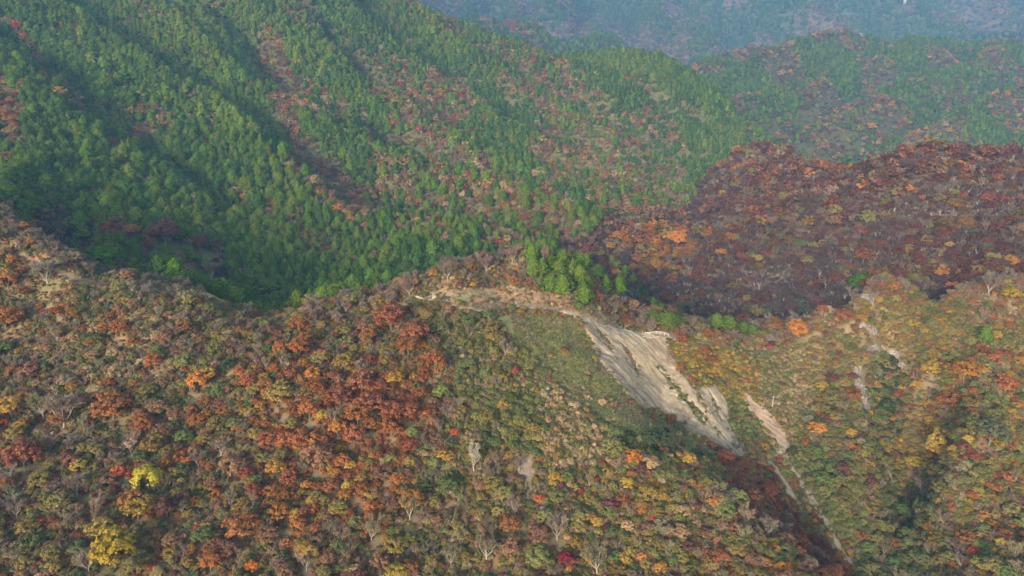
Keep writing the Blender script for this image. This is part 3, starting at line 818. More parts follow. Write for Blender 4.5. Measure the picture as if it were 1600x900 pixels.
def scar2_col(x, y, u, v):
    s, t = fall(x, y); st = fbm(s / 9, t / 1.3, 98, 4)
    c = np.empty((len(x), 3)); c[:] = (.31, .22, .145)
    k = sstep(.5, 1, np.clip(1 - dline([(1215,690),(1235,712)], u, v) / 25, 0, 1)); c = c * (1 - k[:, None]) + np.array((.33, .24, .17)) * k[:, None]
    return c * (1 + .35 * st)[:, None]
apron('small_landslide_scree', SCAR2, bounds([(1163,613),(1236,690),(1228,716),(1190,664)]), .4, .3, scar2_col, rills)
for pts, rad in RILL:
    apron('rill_gravel', line(pts, rad), bounds(pts), .4, .18, lambda x, y, u, v: np.array((.3, .245, .16)) * (1 + .35 * fbm(x / 2, y / 2, 99, 3))[:, None], lambda x, y, u, v: .2 * fbm(x / 1.5, y / 1.5, 100, 3))
def top_col(x, y, u, v):
    n1 = fbm(x / 5, y / 3, 101, 4); c = np.empty((len(x), 3)); c[:] = (.24, .17, .1)
    def put(c, col, pts, rad):
        k = sstep(.2, .6, np.clip(1 - dline(pts, u, v) / rad, 0, 1) + .3 * n1); return c * (1 - k[:, None]) + np.array(col) * k[:, None]
    c = put(c, (.33, .165, .085), [(868,474),(900,484)], 9); c = put(c, (.38, .2, .11), [(735,471),(775,473)], 5); c = put(c, (.36, .2, .115), [(780,460),(850,470)], 7)
    c = put(c, (.42, .37, .29), [(800,447),(815,452)], 5); c = put(c, (.2, .19, .09), [(715,466),(740,462)], 9); c = put(c, (.38, .31, .225), [(675,466),(695,472)], 9)
    return c * (1 + .35 * n1)[:, None]
apron('knoll_bare_soil', TOP, bounds([(655,458),(800,450),(950,494),(985,519),(715,486)]), .5, .14, top_col, lambda x, y, u, v: .18 * fbm(x / 2, y / 1.2, 102, 3))
apron('soil_patch', PATCH, bounds([(800,700),(850,730),(822,800)]), .35, .16, lambda x, y, u, v: np.array((.23, .185, .14)) * (1 + .3 * fbm(x / 1.5, y / 1.5, 103, 3))[:, None], lambda x, y, u, v: .15 * fbm(x, y, 104, 3))
for _k, _f in enumerate(OUTC):
    _p = ([(1340,576),(1346,610),(1354,650)], [(1362,545),(1402,562)], [(1400,568),(1416,577)], [(1348,508),(1368,524)], [(1338,458),(1358,470)])[_k]
    apron('rock_scar', line(_p, 8), bounds(_p), .4, .12, lambda x, y, u, v: np.array((.24, .205, .175)) * (1 + .6 * fbm(x / 1.6, y / 1.6, 108, 4))[:, None], lambda x, y, u, v: .6 * fbm(x / 1.8, y / 1.8, 109, 4), edge=2.2, mat=M_SCAR)
apron('dark_soil_patch', line([(745,494),(765,497)], 5), bounds([(745,494),(765,497)]), .4, .16, lambda x, y, u, v: np.array((.13, .075, .055)) * (1 + .3 * fbm(x, y, 105, 2))[:, None], lambda x, y, u, v: 0 * x)
for nm, pts, rad, col in (('footpath', PATHL[:9], 1.9, (.37, .295, .21)), ('footpath', LTRAIL, 2.0, (.12, .09, .07)), ('footpath', PATHL[8:11], 1.8, (.27, .21, .145))):  # left trail coloured dark for the shadow along its edge
    apron(nm, line(pts, rad), bounds(pts), .5, .2, lambda x, y, u, v, col=col: np.array(col) * (1 + .25 * fbm(x / 1.5, y / 1.5, 106, 3))[:, None], lambda x, y, u, v: .06 * fbm(x, y, 107, 2))
def bareground(u, v):
    b = SCAR(u, v) | SCAR2(u, v) | PATCH(u, v)
    for p, r_ in RILL: b |= dline(p, u, v) < r_ + 1.5
    for f in OUTC: b |= f(u, v)
    return b

# ------------------------------------------------------------------ trees placed one by one
# (tint, u, v, width in photograph pixels[, height]) of each tree that stands out; its place is where its foot meets the hillside
HERO_LEAF = '''lemon 234 749 44;gold 217 798 46;yellow 183 868 58;olive 214 878 48;gold 480 866 36;orange 440 806 32;rust 382 820 58;flame 395 889 22;vermilion 186 737 22;scarlet 205 747 13;
orange 259 728 24;orange 293 724 18;scarlet 291 706 12;gold 125 728 24;redrust 38 715 50;orange 115 611 20;green 287 685 28;green 315 840 34;maroon 261 794 40;rust 178 636 56;rust 227 666 32;
orange 310 600 34;gold 391 589 20;vermilion 68 820 13;orange 325 654 18;rust 353 643 26;lemon 310 781 12;ochre 159 828 38;gold 432 734 36;ochre 242 700 36;dullrust 366 726 44;ochre 527 794 30;rust 563 764 34;
rust 468 548 38;orange 474 572 20;redrust 455 584 24;orange 488 589 26;ochre 434 616 46;rust 496 606 30;redrust 578 564 28;ochre 603 564 22;ochre 540 568 36;redrust 566 602 46;redrust 532 622 38;redrust 580 630 48;
redrust 616 642 44;redrust 641 648 34;rust 610 666 42;rust 560 650 42;orange 528 670 34;redrust 554 684 36;rust 580 662 34;rust 484 642 38;gold 504 650 24;rust 420 684 38;ochre 398 684 24;ochre 454 666 26;
flame 664 648 15 24;flame 663 540 19;rust 680 572 38;rust 638 540 46;redrust 612 498 54;redrust 648 517 56;lime 689 614 28;green 653 606 18;lime 646 678 24;green 418 548 20;green 428 590 14;rust 795 821 38;
crimson 885 879 30;gold 899 855 22;vermilion 840 783 18;redrust 972 783 26;maroon 1000 736 20;gold 1076 719 26;lemon 640 845 20;lime 611 831 18;green 700 766 40;orange 645 782 42;ochre 526 800 26;scarlet 804 583 14;
vermilion 711 677 19;gold 696 711 28;gold 787 702 14;orange 1002 802 15;scarlet 1019 811 12;scarlet 915 813 11;maroon 948 824 16;gold 976 877 24;orange 1003 873 17;orange 1031 892 22;redrust 1133 716 30;
redrust 1166 771 40;redrust 1202 771 28;orange 1223 889 28;gold 1281 609 22;orange 1280 627 14;rust 1330 620 26;orange 1276 673 30;maroon 1291 660 15;gold 1327 679 20;orange 1310 870 16;pine 1544 681 46;gold 1487 579 24;
gold 1452 581 28;gold 1431 605 18;orange 1506 586 38;rust 1480 628 38;lime 1510 635 17;rust 1570 609 30;gold 1468 704 46;yellow 1427 726 28;redrust 1521 719 20;scarlet 1521 862 17;orange 1536 809 14;orange 1585 824 14;
orange 1372 749 9;redrust 1128 873 28;orange 1057 374 36;orange 1245 514 34;redrust 1347 404 32;redrust 1159 402 22;scarlet 1204 544 11;orange 1491 450 28;redrust 1319 499 28;yellow 1580 461 28;rust 11 504 40;
orange 38 356 17;orange 49 381 12;rust 13 441 30;rust 38 461 20;rust 91 489 22;rust 189 512 32;dullrust 210 481 20;rust 242 568 28;orange 376 523 18;yellow 391 542 15;lime 340 538 19;lime 415 508 20;dark 359 572 25;
green 11 546 24;scarlet 172 364 26;orange 208 363 26;maroon 260 370 46;maroon 313 383 30;redrust 232 380 22;lime 478 470 20;lime 436 464 22;orange 347 323 12;orange 904 403 18;flame 873 384 9;orange 966 374 26;rust 934 467 18;
redrust 955 425 12;scarlet 915 385 14;scarlet 880 366 10;gold 954 388 16;flame 648 324 10;orange 223 405 12;redrust 1000 760 14;yellow 34 673 20;vermilion 8 660 12;scarlet 69 490 10;green 57 850 30;rust 96 660 26;gold 20 640 34;
rust 40 620 22;dullrust 250 640 34;orange 480 760 20;dullrust 500 720 50;rust 448 775 30;ochre 640 720 26;redrust 520 760 30;rust 470 690 36;dullrust 600 740 36;rust 640 890 30;rust 330 880 40;orange 300 860 14'''
HERO_BARE = '''bare 564 578 34;paletree 465 620 18;paletree 742 722 44;bare 700 645 38;barepurple 802 794 44;bare 870 832 44;bareolive 934 880 48;bare 122 762 38;barebrown 100 650 56;bareolive 68 640 40;paletree 205 700 24;bare 28 798 34;
bare 140 880 44;bareolive 640 800 46;barebrown 580 830 46;bareolive 760 860 50;bare 790 545 34;bare 735 520 24;paletree 720 545 14;barepink 330 425 36;barepink 285 430 34;bare 230 420 26;barepurple 75 430 40;barepink 145 425 24;
barepink 700 425 40;barepurple 760 412 40;barepink 850 400 34;barepurple 800 400 34;barepink 640 450 36;bare 615 470 30;barepink 540 478 32;bare 500 478 28;paletree 928 437 12;bare 890 462 16;barepink 1080 503 26;barepink 1016 512 26;
barepurple 960 500 20;bare 1330 460 28;barepink 1440 450 30;barepink 1545 450 34;bare 345 700 36;barebrown 310 720 34;bareolive 440 560 26;bare 470 605 14;bare 480 880 38;bareolive 705 870 40;bare 1200 826 34;barepurple 1150 700 26;
bare 1500 880 22;bare 850 770 18;barepurple 1440 770 36;bare 1365 465 20'''
HERO_CON = '''cypress 1041 500 28 30;cypress 1120 504 18 32;cypress 1137 507 20 30;cedar 1346 442 24 26;cedar 1412 437 18 20;cypress 1538 527 13 28;cedar 166 402 34 34;cedar3 176 386 18 44;cedar 264 414 22 34;cypress 302 402 20 30;cypress 322 410 13 22;
cypress 394 437 18 36;cypress 408 432 14 34;cypress 419 449 22 26;cedar 363 417 14 20;cedar3 132 366 18 26;cypress 832 419 16 38;cypress 846 422 15 34;cypress 860 446 19 38;cypress 880 447 20 40;cypress 874 420 18 30;cypress 893 420 16 36;cedar 858 415 18 28;
cypress 913 463 17 40;cedar 814 385 20 22;cedar3 869 397 14 18;cedar3 916 409 12 30;cedar 934 426 20 28;cedar 946 445 20 34;cedar 968 449 14 38;cedar3 956 408 11 18;cedar3 977 425 11 22;cedar3 988 440 11 22;cedar2 998 456 14 24;cedar2 1010 465 14 26;
cedar2 1022 474 14 24;cedar2 1033 482 12 20;cedar 1020 492 14 18;cypress 1160 512 16 20;cypress 1175 516 14 16;green 905 480 12 14'''

trees = []           # dicts, heroes first
def place(kind, tint, u, v, wpx, hpx=None):
    base = v + (.5 * (hpx or wpx) if kind == 'conifer' else .36 * wpx)
    g = ground(u, base)
    if g is None: return
    x, y, z = g
    dist = math.hypot(math.hypot(x, y), z - CZ)
    d = wpx * dist / FOC
    h = (hpx * dist / FOC * 1.06) if hpx else None
    trees.append(dict(kind=kind, tint=tint, x=x, y=y, z=z, d=d, h=h, hero=True, u=u, v=v, px=wpx))
GREENS = ('green', 'dark', 'moss', 'lime', 'pine', 'olive')
def leafkind(t): return 'evergreen' if t in GREENS else 'autumn'
for txt, kd in ((HERO_LEAF, None), (HERO_BARE, 'bare'), (HERO_CON, 'conifer')):
    for it in txt.replace('\n', '').split(';'):
        p = it.split()
        place(kd or leafkind(p[0]), p[0], float(p[1]), float(p[2]), float(p[3]) * (1.45 if kd == 'conifer' else 1), float(p[4]) * (.82 if kd == 'conifer' else 1) if len(p) > 4 else None)
hx = np.array([t['x'] for t in trees]); hy = np.array([t['y'] for t in trees]); hd = np.array([t['d'] for t in trees])

def cells(x0, x1, y0, y1, s):
    xs = np.arange(x0, x1, s); ys = np.arange(y0, y1, s)
    X, Y_ = np.meshgrid(xs, ys); X = X + (np.arange(len(ys)) % 2)[:, None] * s * .5
    return (X + rng.uniform(-.42, .42, X.shape) * s).ravel(), (Y_ + rng.uniform(-.42, .42, X.shape) * s).ravel()
def inview(x, y, z, mu=120, mv=70):
    u, v = proj(x, y, z - CZ)
    return (u > -mu) & (u < 1600 + mu) & (v > -mv) & (v < 900 + mv), u, v
def clear_heroes(x, y, d, f=.34):
    ok = np.ones(len(x), bool)
    for a, b, c in zip(hx, hy, hd):
        dx = x - a; dy = y - b
        r = np.hypot(dx, dy); lim = f * c + .12 * d
        ok &= ~(r < lim)
        ln = math.hypot(a, b)
        al = -(dx * a + dy * b) / ln; ac = np.abs(dx * b - dy * a) / ln        # in front of the tree, as seen from the camera
        ok &= ~((al > 0) & (al < c * .6 + d * .3) & (ac < .32 * c) & (d > 2.6))
    return ok
def pick(zones, u, v, jit=14):
    n = len(u); t = np.empty(n, object)
    uu = u + rng.normal(0, jit, n); vv = v + rng.normal(0, jit * .8, n)
    for test, _, m in zones:
        k = np.nonzero(test(uu, vv))[0]
        if len(k): t[k] = choose(m, len(k))
    return t
ISB = lambda t: np.array([s.startswith('bare') or s in ('paletree', 'duskshade_purple', 'duskshade_tan') for s in t], bool)
ISC = lambda t: np.array([s in ('cedar', 'cedar2', 'cedar3', 'cypress') for s in t], bool)

G_ = {k: [] for k in ('autumn', 'evergreen', 'bare', 'conifer', 'shrub', 'grass', 'sasa')}     # rows: x y z d h far tint
def put(kind, x, y, z, d, h, far, tint):
    for i in range(len(x)): G_[kind].append((x[i], y[i], z[i], d[i], h[i], far, tint[i]))

def forest(x, y, tint, d, far):
    z = H(x, y); b = ISB(tint); c = ISC(tint); g = np.array([s in GREENS for s in tint], bool)
    h = np.where(c, d * rng.uniform(1.2, 1.55, len(x)) * (1 - .2 * far * (y.mean() > 1000)), 0)
    for k, m in (('bare', b), ('conifer', c), ('evergreen', g & ~c), ('autumn', ~b & ~c & ~g)):
        put(k, x[m], y[m], z[m], d[m], h[m], far, tint[m])

# ---- near slope and ridge: trees, then bushes in the gaps
x, y = cells(-360, 420, 118, 400, 2.85)
z = H(x, y); ok, u, v = inview(x, y, z); rg_ = region(x, y)
ok &= (rg_ == 0)
lowz = SASAZ(u, v) | TANG(u, v) | TOP(u, v) | (YCL(u, v) & (rng.random(len(u)) < .8)) | (TANB(u, v) & (rng.random(len(u)) < .7))
lowz |= poly([(1128,600),(1165,600),(1215,640),(1260,700),(1345,890),(1310,890),(1220,770),(1150,690)])(u, v) & (rng.random(len(u)) < .9)
lowz |= poly([(1050,680),(1130,700),(1200,760),(1260,830),(1240,850),(1180,800),(1110,755),(1040,720)])(u, v) & (rng.random(len(u)) < .96)
lowz |= poly([(1030,690),(1130,708),(1200,770),(1190,805),(1100,758),(1030,735)])(u, v) & (rng.random(len(u)) < .9)
lowz |= poly([(800,560),(880,620),(1010,690),(1130,712),(1110,735),(960,710),(850,680),(790,620)])(u, v) & (rng.random(len(u)) < .85)
lowz |= poly([(690,490),(780,490),(850,600),(830,700),(740,690),(700,560)])(u, v) & (rng.random(len(u)) < .5)
lowz |= (poly([(-400,395),(330,462),(480,482),(480,520),(-400,470)])(u, v) & (rng.random(len(u)) < .55))
d = np.clip(rng.lognormal(1.36, .34, len(x)), 2.2, 7.5)
ok &= ~lowz & ~bareground(u, v) & (dline(PATHL, u, v) > 5) & (dline(LTRAIL, u, v) > 7) & (rng.random(len(x)) < .93)
behind = y > crestY(x, y) + 3
ok &= np.where(behind, True, visible(x, y, z + 4, 12))
x, y, u, v, d = x[ok], y[ok], u[ok], v[ok], d[ok]
k = clear_heroes(x, y, d); x, y, u, v, d = x[k], y[k], u[k], v[k], d[k]
t = pick(ZN, u, v); d = np.where(np.isin(t, ['scarlet', 'vermilion', 'yellow', 'lime']), d * .6, d); forest(x, y, t, d, 0)
x, y = cells(-360, 420, 118, 380, 1.42)
z = H(x, y); ok, u, v = inview(x, y, z); rg_ = region(x, y)
ok &= (rg_ == 0) & (y < crestY(x, y) + 50) & ~bareground(u, v) & (dline(PATHL, u, v) > 3) & (dline(LTRAIL, u, v) > 5) & visible(x, y, z + 1.5, 10)
sz = SASAZ(u, v); tp = TOP(u, v)
ok &= ~(sz & (rng.random(len(x)) < .93)) & ~(tp & (rng.random(len(x)) < .82))
x, y, u, v = x[ok], y[ok], u[ok], v[ok]
d = np.clip(rng.lognormal(.95, .28, len(x)), 1.4, 4.2)
k = clear_heroes(x, y, d, .08); x, y, u, v, d = x[k], y[k], u[k], v[k], d[k]
t = pick(ZN, u, v, 10)
b = ISB(t); sub = np.array(['olive', 'tan', 'moss', 'dullrust', 'ochre', 'bareolive', 'barebrown', 'green'], object)[rng.choice(8, len(t), p=[.2, .1, .12, .12, .1, .16, .14, .06])]
t = np.where(b, sub, t)
put('shrub', x, y, H(x, y), d, d * rng.uniform(.7, 1.15, len(x)), 0, t)

# sparse plants on the strips between the bare runs of the landslide
for pts, n, rad, ts in (([(938,520),(948,535),(955,548)], 26, 5, 'moss olive olive tan'), ([(975,540),(985,560),(1000,585)], 16, 5, 'olive tan olive'), ([(1028,572),(1050,600),(1070,622),(1085,645)], 60, 5, 'moss green olive dark'),
                        ([(1050,565),(1070,590)], 14, 5, 'olive tan'), ([(1090,650),(1130,690)], 12, 4, 'olive moss'), ([(1072,584),(1090,618),(1106,650)], 40, 4, 'olive moss ochre tan'), ([(1085,640),(1104,664)], 20, 4, 'olive moss'), ([(908,503),(924,540),(948,575),(972,606),(1000,632),(1048,655),(1090,684),(1135,706),(1168,724)], 170, 6, 'olive tan moss bareolive tan'), ([(1046,545),(1056,575),(1090,608),(1118,600),(1137,632),(1143,665),(1152,690),(1176,724)], 110, 6, 'olive tan moss ochre bareolive'), ([(1163,613),(1192,636),(1218,662),(1236,700)], 40, 5, 'olive tan moss'), ([(1162,618),(1172,642),(1190,664),(1208,690),(1226,718)], 40, 5, 'olive tan moss'), ([(1215,706),(1246,744),(1270,782),(1290,816),(1312,855),(1336,897)], 60, 7, 'olive moss green'), ([(1112,625),(1122,650)], 20, 6, 'olive moss ochre'), ([(1206,680),(1225,705)], 8, 4, 'olive tan'),
                        ([(960,560),(1010,620)], 14, 14, 'olive tan'), ([(1060,640),(1100,670)], 8, 12, 'olive tan'), ([(1330,560),(1365,650)], 34, 16, 'olive ochre moss tan'), ([(1350,450),(1360,500)], 14, 10, 'ochre tan moss')):
    p = np.array(pts, float); s = rng.random(n) * (len(p) - 1.001); i = s.astype(int); f = (s - i)[:, None]
    q = p[i] * (1 - f) + p[i + 1] * f + rng.normal(0, rad * .6, (n, 2)); ts = ts.split()
    for a in q:
        g = ground(a[0], a[1])
        if g and g[1] < 420:
            dd = rng.uniform(.9, 2.2); G_['shrub'].append((g[0], g[1], g[2], dd, dd * .8, 0, ts[rng.integers(len(ts))]))

# dwarf bamboo on the green slope, dry grass on the tan slopes and the top
x, y = cells(0, 130, 190, 310, .95)
z = H(x, y); u, v = proj(x, y, z - CZ); ok = SASAZ(u + rng.normal(0, 6, len(u)), v + rng.normal(0, 4, len(u))) & ~SCAR(u, v) & (y < crestY(x, y) + 4)
x, y, z = x[ok], y[ok], z[ok]; nz = fbm(x / 8, y / 8, 61, 3) + rng.normal(0, .18, len(x))
t = np.where(nz > .1, 'sasaa', np.where(nz > -.16, 'sasab', 'sasac')).astype(object)
put('sasa', x, y, z, rng.uniform(.9, 1.7, len(x)), rng.uniform(.7, 1.3, len(x)), 0, t)
x, y = cells(-330, 330, 170, 350, 1.25)
z = H(x, y); ok, u, v = inview(x, y, z, 20, 20); uu = u + rng.normal(0, 6, len(u)); vv = v + rng.normal(0, 4, len(u))
straw = line([(322,468),(345,466),(352,480),(330,490)], 13)(uu, vv) | line([(360,476),(380,480)], 7)(uu, vv) | line([(440,480),(462,486)], 6)(uu, vv)
ok &= (y < crestY(x, y) + 25) & ~bareground(u, v) & (dline(PATHL, u, v) > 3.2) & ((TANG(uu, vv) & (rng.random(len(u)) < .45)) | (TOP(uu, vv) & (rng.random(len(u)) < .5)) | (TANB(uu, vv) & (rng.random(len(u)) < .4)) | straw
      | (line(PATHL[2:8], 10)(uu, vv) & (rng.random(len(u)) < .4)) | (YCL(uu, vv) & (rng.random(len(u)) < .2)) | (poly([(-400,392),(330,456),(480,476),(480,505),(-400,440)])(uu, vv) & (rng.random(len(u)) < .25)))
st = straw[ok]; x, y, z = x[ok], y[ok], z[ok]
t = np.where(st, 'straw', np.array(['tan', 'straw', 'bareolive', 'olive'], object)[rng.choice(4, len(x), p=[.4, .14, .28, .18])])
put('grass', x, y, z, rng.uniform(.9, 2.0, len(x)), rng.uniform(.8, 1.9, len(x)), 0, t)

# ---- red ridge
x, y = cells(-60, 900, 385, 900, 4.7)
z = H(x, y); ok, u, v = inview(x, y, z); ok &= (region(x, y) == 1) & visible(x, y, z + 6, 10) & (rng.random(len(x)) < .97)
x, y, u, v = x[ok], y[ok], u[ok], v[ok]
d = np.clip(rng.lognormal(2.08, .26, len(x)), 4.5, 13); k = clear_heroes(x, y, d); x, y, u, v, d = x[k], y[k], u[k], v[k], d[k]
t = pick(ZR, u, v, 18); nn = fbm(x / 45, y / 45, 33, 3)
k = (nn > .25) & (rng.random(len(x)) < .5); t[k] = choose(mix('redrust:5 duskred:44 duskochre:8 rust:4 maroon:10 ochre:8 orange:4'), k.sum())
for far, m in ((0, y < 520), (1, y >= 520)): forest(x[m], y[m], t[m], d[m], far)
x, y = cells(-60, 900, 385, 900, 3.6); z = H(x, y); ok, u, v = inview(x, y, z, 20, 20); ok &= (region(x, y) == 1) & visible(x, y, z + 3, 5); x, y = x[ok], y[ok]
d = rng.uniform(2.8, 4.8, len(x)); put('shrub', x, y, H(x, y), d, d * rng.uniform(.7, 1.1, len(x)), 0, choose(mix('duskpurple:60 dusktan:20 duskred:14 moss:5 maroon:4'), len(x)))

# ---- left mountain
x, y = cells(-1050, 720, 320, 1280, 4.7)
z = H(x, y); ok, u, v = inview(x, y, z); ok &= (region(x, y) == 2) & visible(x, y, z + 9, 12)
x, y, u, v = x[ok], y[ok], u[ok], v[ok]
q = np.full(len(x), .012); nn = fbm(x / 40, y / 40, 35, 4)
for pts, rad, sh in LMIX:
    dl = dline(pts, u, v + 0 * v) / rad
    q = np.maximum(q, min(1, sh * 1.15) * np.clip(2.3 - 1.6 * dl + 2.0 * nn, 0, 1))
q = np.where(nn > .38, np.maximum(q, .35), q)
gul = ridged((0.53 * x + 0.85 * y + 40 * fbm(x / 170, y / 170, 3, 3)) / 118)
q = np.where((gul < .28) & (nn > .0), np.maximum(q, .55), q)
foot = poly([(-400,330),(60,330),(160,355),(320,380),(420,445),(-400,445)])(u, v); q = np.where(foot, .8, q)
dec = rng.random(len(x)) < q
t = np.empty(len(x), object); t[dec] = choose(DECID, dec.sum()); t[~dec] = choose(CONIF, (~dec).sum())
x2, y2 = cells(-1050, 720, 320, 1280, 5.0); z2 = H(x2, y2); ok, u2, v2 = inview(x2, y2, z2, 20, 20)
q2 = np.zeros(len(x2)); n2 = fbm(x2 / 40, y2 / 40, 35, 4)
for pts, rad, sh in LMIX: q2 = np.maximum(q2, np.clip(2.3 - 1.6 * dline(pts, u2, v2) / rad + 2.0 * n2, 0, 1))
ok &= (region(x2, y2) == 2) & (q2 > .15) & visible(x2, y2, z2 + 4, 8); x2, y2 = x2[ok], y2[ok]
d2 = rng.uniform(3.2, 6, len(x2)); put('shrub', x2, y2, H(x2, y2), d2, d2 * rng.uniform(.7, 1.1, len(x2)), 0, choose(mix('dullrust:26 tan:18 barepink:20 olive:20 bareolive:16 duskred:8 ochre:8'), len(x2)))
# the stands of cedar differ in tone from one to the next
cn = fbm(x / 85, y / 85, 37, 3); k = ~dec & (cn > .15) & (rng.random(len(x)) < .6); t[k] = 'cedar3'; k = ~dec & (cn < -.2) & (rng.random(len(x)) < .5); t[k] = 'cedar2'
k = foot & dec; t[k] = choose(mix('barepurple:30 duskpurple:20 maroon:12 dullrust:20 duskred:8 barepink:12 orange:1'), k.sum())
d = np.clip(rng.lognormal(1.93, .2, len(x)) * (1 + .42 * fbm(x / 60, y / 60, 39, 3)), 4.5, 12); d = np.where(dec, d * 1.12, d)
thin = ~(dec & (rng.random(len(x)) < .12)); x, y, t, d = x[thin], y[thin], t[thin], d[thin]
k = clear_heroes(x, y, d); x, y, t, d = x[k], y[k], t[k], d[k]
for far, m in ((0, y < 640), (1, y >= 640)): forest(x[m], y[m], t[m], d[m], far)

# ---- far right hill
x, y = cells(180, 1700, 880, 2050, 6.7)
z = H(x, y); ok, u, v = inview(x, y, z, 60, 40); ok &= (region(x, y) == 3) & visible(x, y, z + 9, 14)
x, y, u, v = x[ok], y[ok], u[ok], v[ok]
t2 = 0.59 * x - 0.81 * y + 45 * fbm(x / 260, y / 260, 5, 3)
nn = fbm(x / 100, y / 100, 51, 4) * 1.1 + .5 * fbm(t2 / 60, (x + y) / 400, 52, 2)
q = .42 + 2.2 * nn + np.where(poly([(1030,90),(1240,70),(1230,200),(1320,255),(1180,260)])(u, v), .35, 0) + np.where(poly([(1390,110),(1700,70),(1700,170),(1480,200)])(u, v), .3, 0)
dec = rng.random(len(x)) < np.clip(q, .04, .92)
t = np.empty(len(x), object); t[~dec] = choose(CONIF, (~dec).sum()); t[dec] = choose(mix('barepurple:20 dusktan:34 duskpurple:16 tan:5 dullrust:10 duskred:10 rust:5 orange:3 ochre:8 gold:3 scarlet:1 olive:12'), dec.sum())
d = rng.uniform(6.5, 12, len(x)); big = dec & (rng.random(len(x)) < .02); d[big] = rng.uniform(14, 19, big.sum()); t[big] = choose(mix('orange:4 rust:2 tan:2 ochre:2 dullrust:2'), big.sum())
forest(x, y, t, d, 1)

# ---- the far wall of mountains
x, y = cells(-900, 3000, 1650, 4300, 15.0)
z = H(x, y); ok, u, v = inview(x, y, z, 40, 30); ok &= (region(x, y) == 4) & visible(x, y, z + 12, 22)
x, y, u, v = x[ok], y[ok], u[ok], v[ok]
q = .42 + 2.0 * fbm(x / 190, y / 260, 47, 4); dec = rng.random(len(x)) < np.clip(q, .05, .8)
t = np.empty(len(x), object); t[~dec] = choose(mix('cedar:3 cedar2:3 cedar3:2'), (~dec).sum()); t[dec] = choose(mix('barepurple:30 barepink:20 dullrust:24 redrust:10 tan:10 orange:5 rust:8'), dec.sum())
forest(x, y, t, rng.uniform(13, 22, len(x)), 1)

# ------------------------------------------------------------------ words that say where a tree stands
ANCH = [('the lemon yellow tree', 234, 749), ('the tall golden tree', 217, 798), ('the broad yellow tree', 183, 868), ('the dark crimson tree', 885, 879), ('the flame orange tree in the rust grove', 664, 648), ('the upper flame orange tree', 663, 540),
    ('the grey boulder', 806, 727), ('the bare soil patch', 832, 755), ('the big landslide', 1060, 610), ('the foot of the big landslide', 1160, 710), ('the small landslide', 1205, 662), ('the pale railing', 1028, 521), ('the bare knoll top', 800, 466),
    ('the blue green pine', 1544, 681), ('the vermilion and scarlet pair', 195, 741), ('the red rust grove', 580, 630), ('the golden tree on the spur', 1076, 719), ('the pale rock outcrop', 1345, 610), ('the dark evergreen gully', 1393, 640),
    ('the lone bright columnar conifer', 1538, 527), ('the bright green conifer by the railing', 1041, 500), ('the round conifer on the left ridge', 166, 402), ('the conifer clump on the knoll', 862, 435), ('the straw grass patch', 336, 472),
    ('the orange tree in the valley', 966, 374), ('the maroon tree below the cedars', 260, 370), ('the pale dead tree', 742, 722), ('the big lime green tree', 689, 614), ('the lone scarlet tree', 804, 583), ('the dwarf bamboo slope', 880, 570),
    ('the yellow bushes on the cliff', 1110, 570), ('the yellow band of trees', 1460, 712), ('the saddle of the ridge', 1200, 548), ('the orange tree on the right ridge', 1245, 514), ('the low green tree in the middle', 700, 766),
    ('the orange rust tree low in the middle', 795, 821), ('the right end of the red ridge', 1560, 300), ('the rounded red hilltop', 1425, 262), ('the valley mouth', 1085, 300), ('the far left cedar slope', 60, 250), ('the lower left cedars', 300, 340), ('the middle of the cedar slope', 480, 300),
    ('the bright gravel rill', 1290, 815), ('the dark bottom right gully', 1440, 800), ('the bottom left corner', 20, 890), ('the bottom right corner', 1590, 890), ('the left end of the ridge', 10, 430), ('the green evergreen low on the left', 315, 840)]
ANCHK = {}
def where_(u, v, skip=None):
    best = None
    for nm, a, b in ANCH:
        if skip and nm in skip.split('|'): continue
        dd = math.hypot(u - a, (v - b) * 1.2)
        if dd > 5 and (best is None or dd < best[0]): best = (dd, nm, a, b)
    dd, nm, a, b = best
    dx, dy = u - a, v - b
    pr = 'just ' if dd < 38 else ('' if dd < 95 else 'well ')
    if abs(dx) > 2.2 * abs(dy): rel = 'left of ' if dx < 0 else 'right of '
    elif abs(dy) > 2.2 * abs(dx): rel = 'above ' if dy < 0 else 'below '
    else: rel = ('above' if dy < 0 else 'below') + (' left of ' if dx < 0 else ' right of ')
    return pr + rel + nm
KIND = dict(autumn=('autumn_tree', 'tree', 'autumn trees on the mountainsides'), evergreen=('evergreen_tree', 'tree', 'green leafed trees on the mountainsides'), bare=('bare_tree', 'tree', 'leafless trees on the mountainsides'),
            conifer=('conifer_tree', 'conifer', 'conifers on the mountainsides'), shrub=('shrub', 'shrub', 'shrubs on the near slopes'))
NOUN = dict(autumn='autumn tree', evergreen='leafy tree', bare='bare tree', conifer='conifer', shrub='shrub')
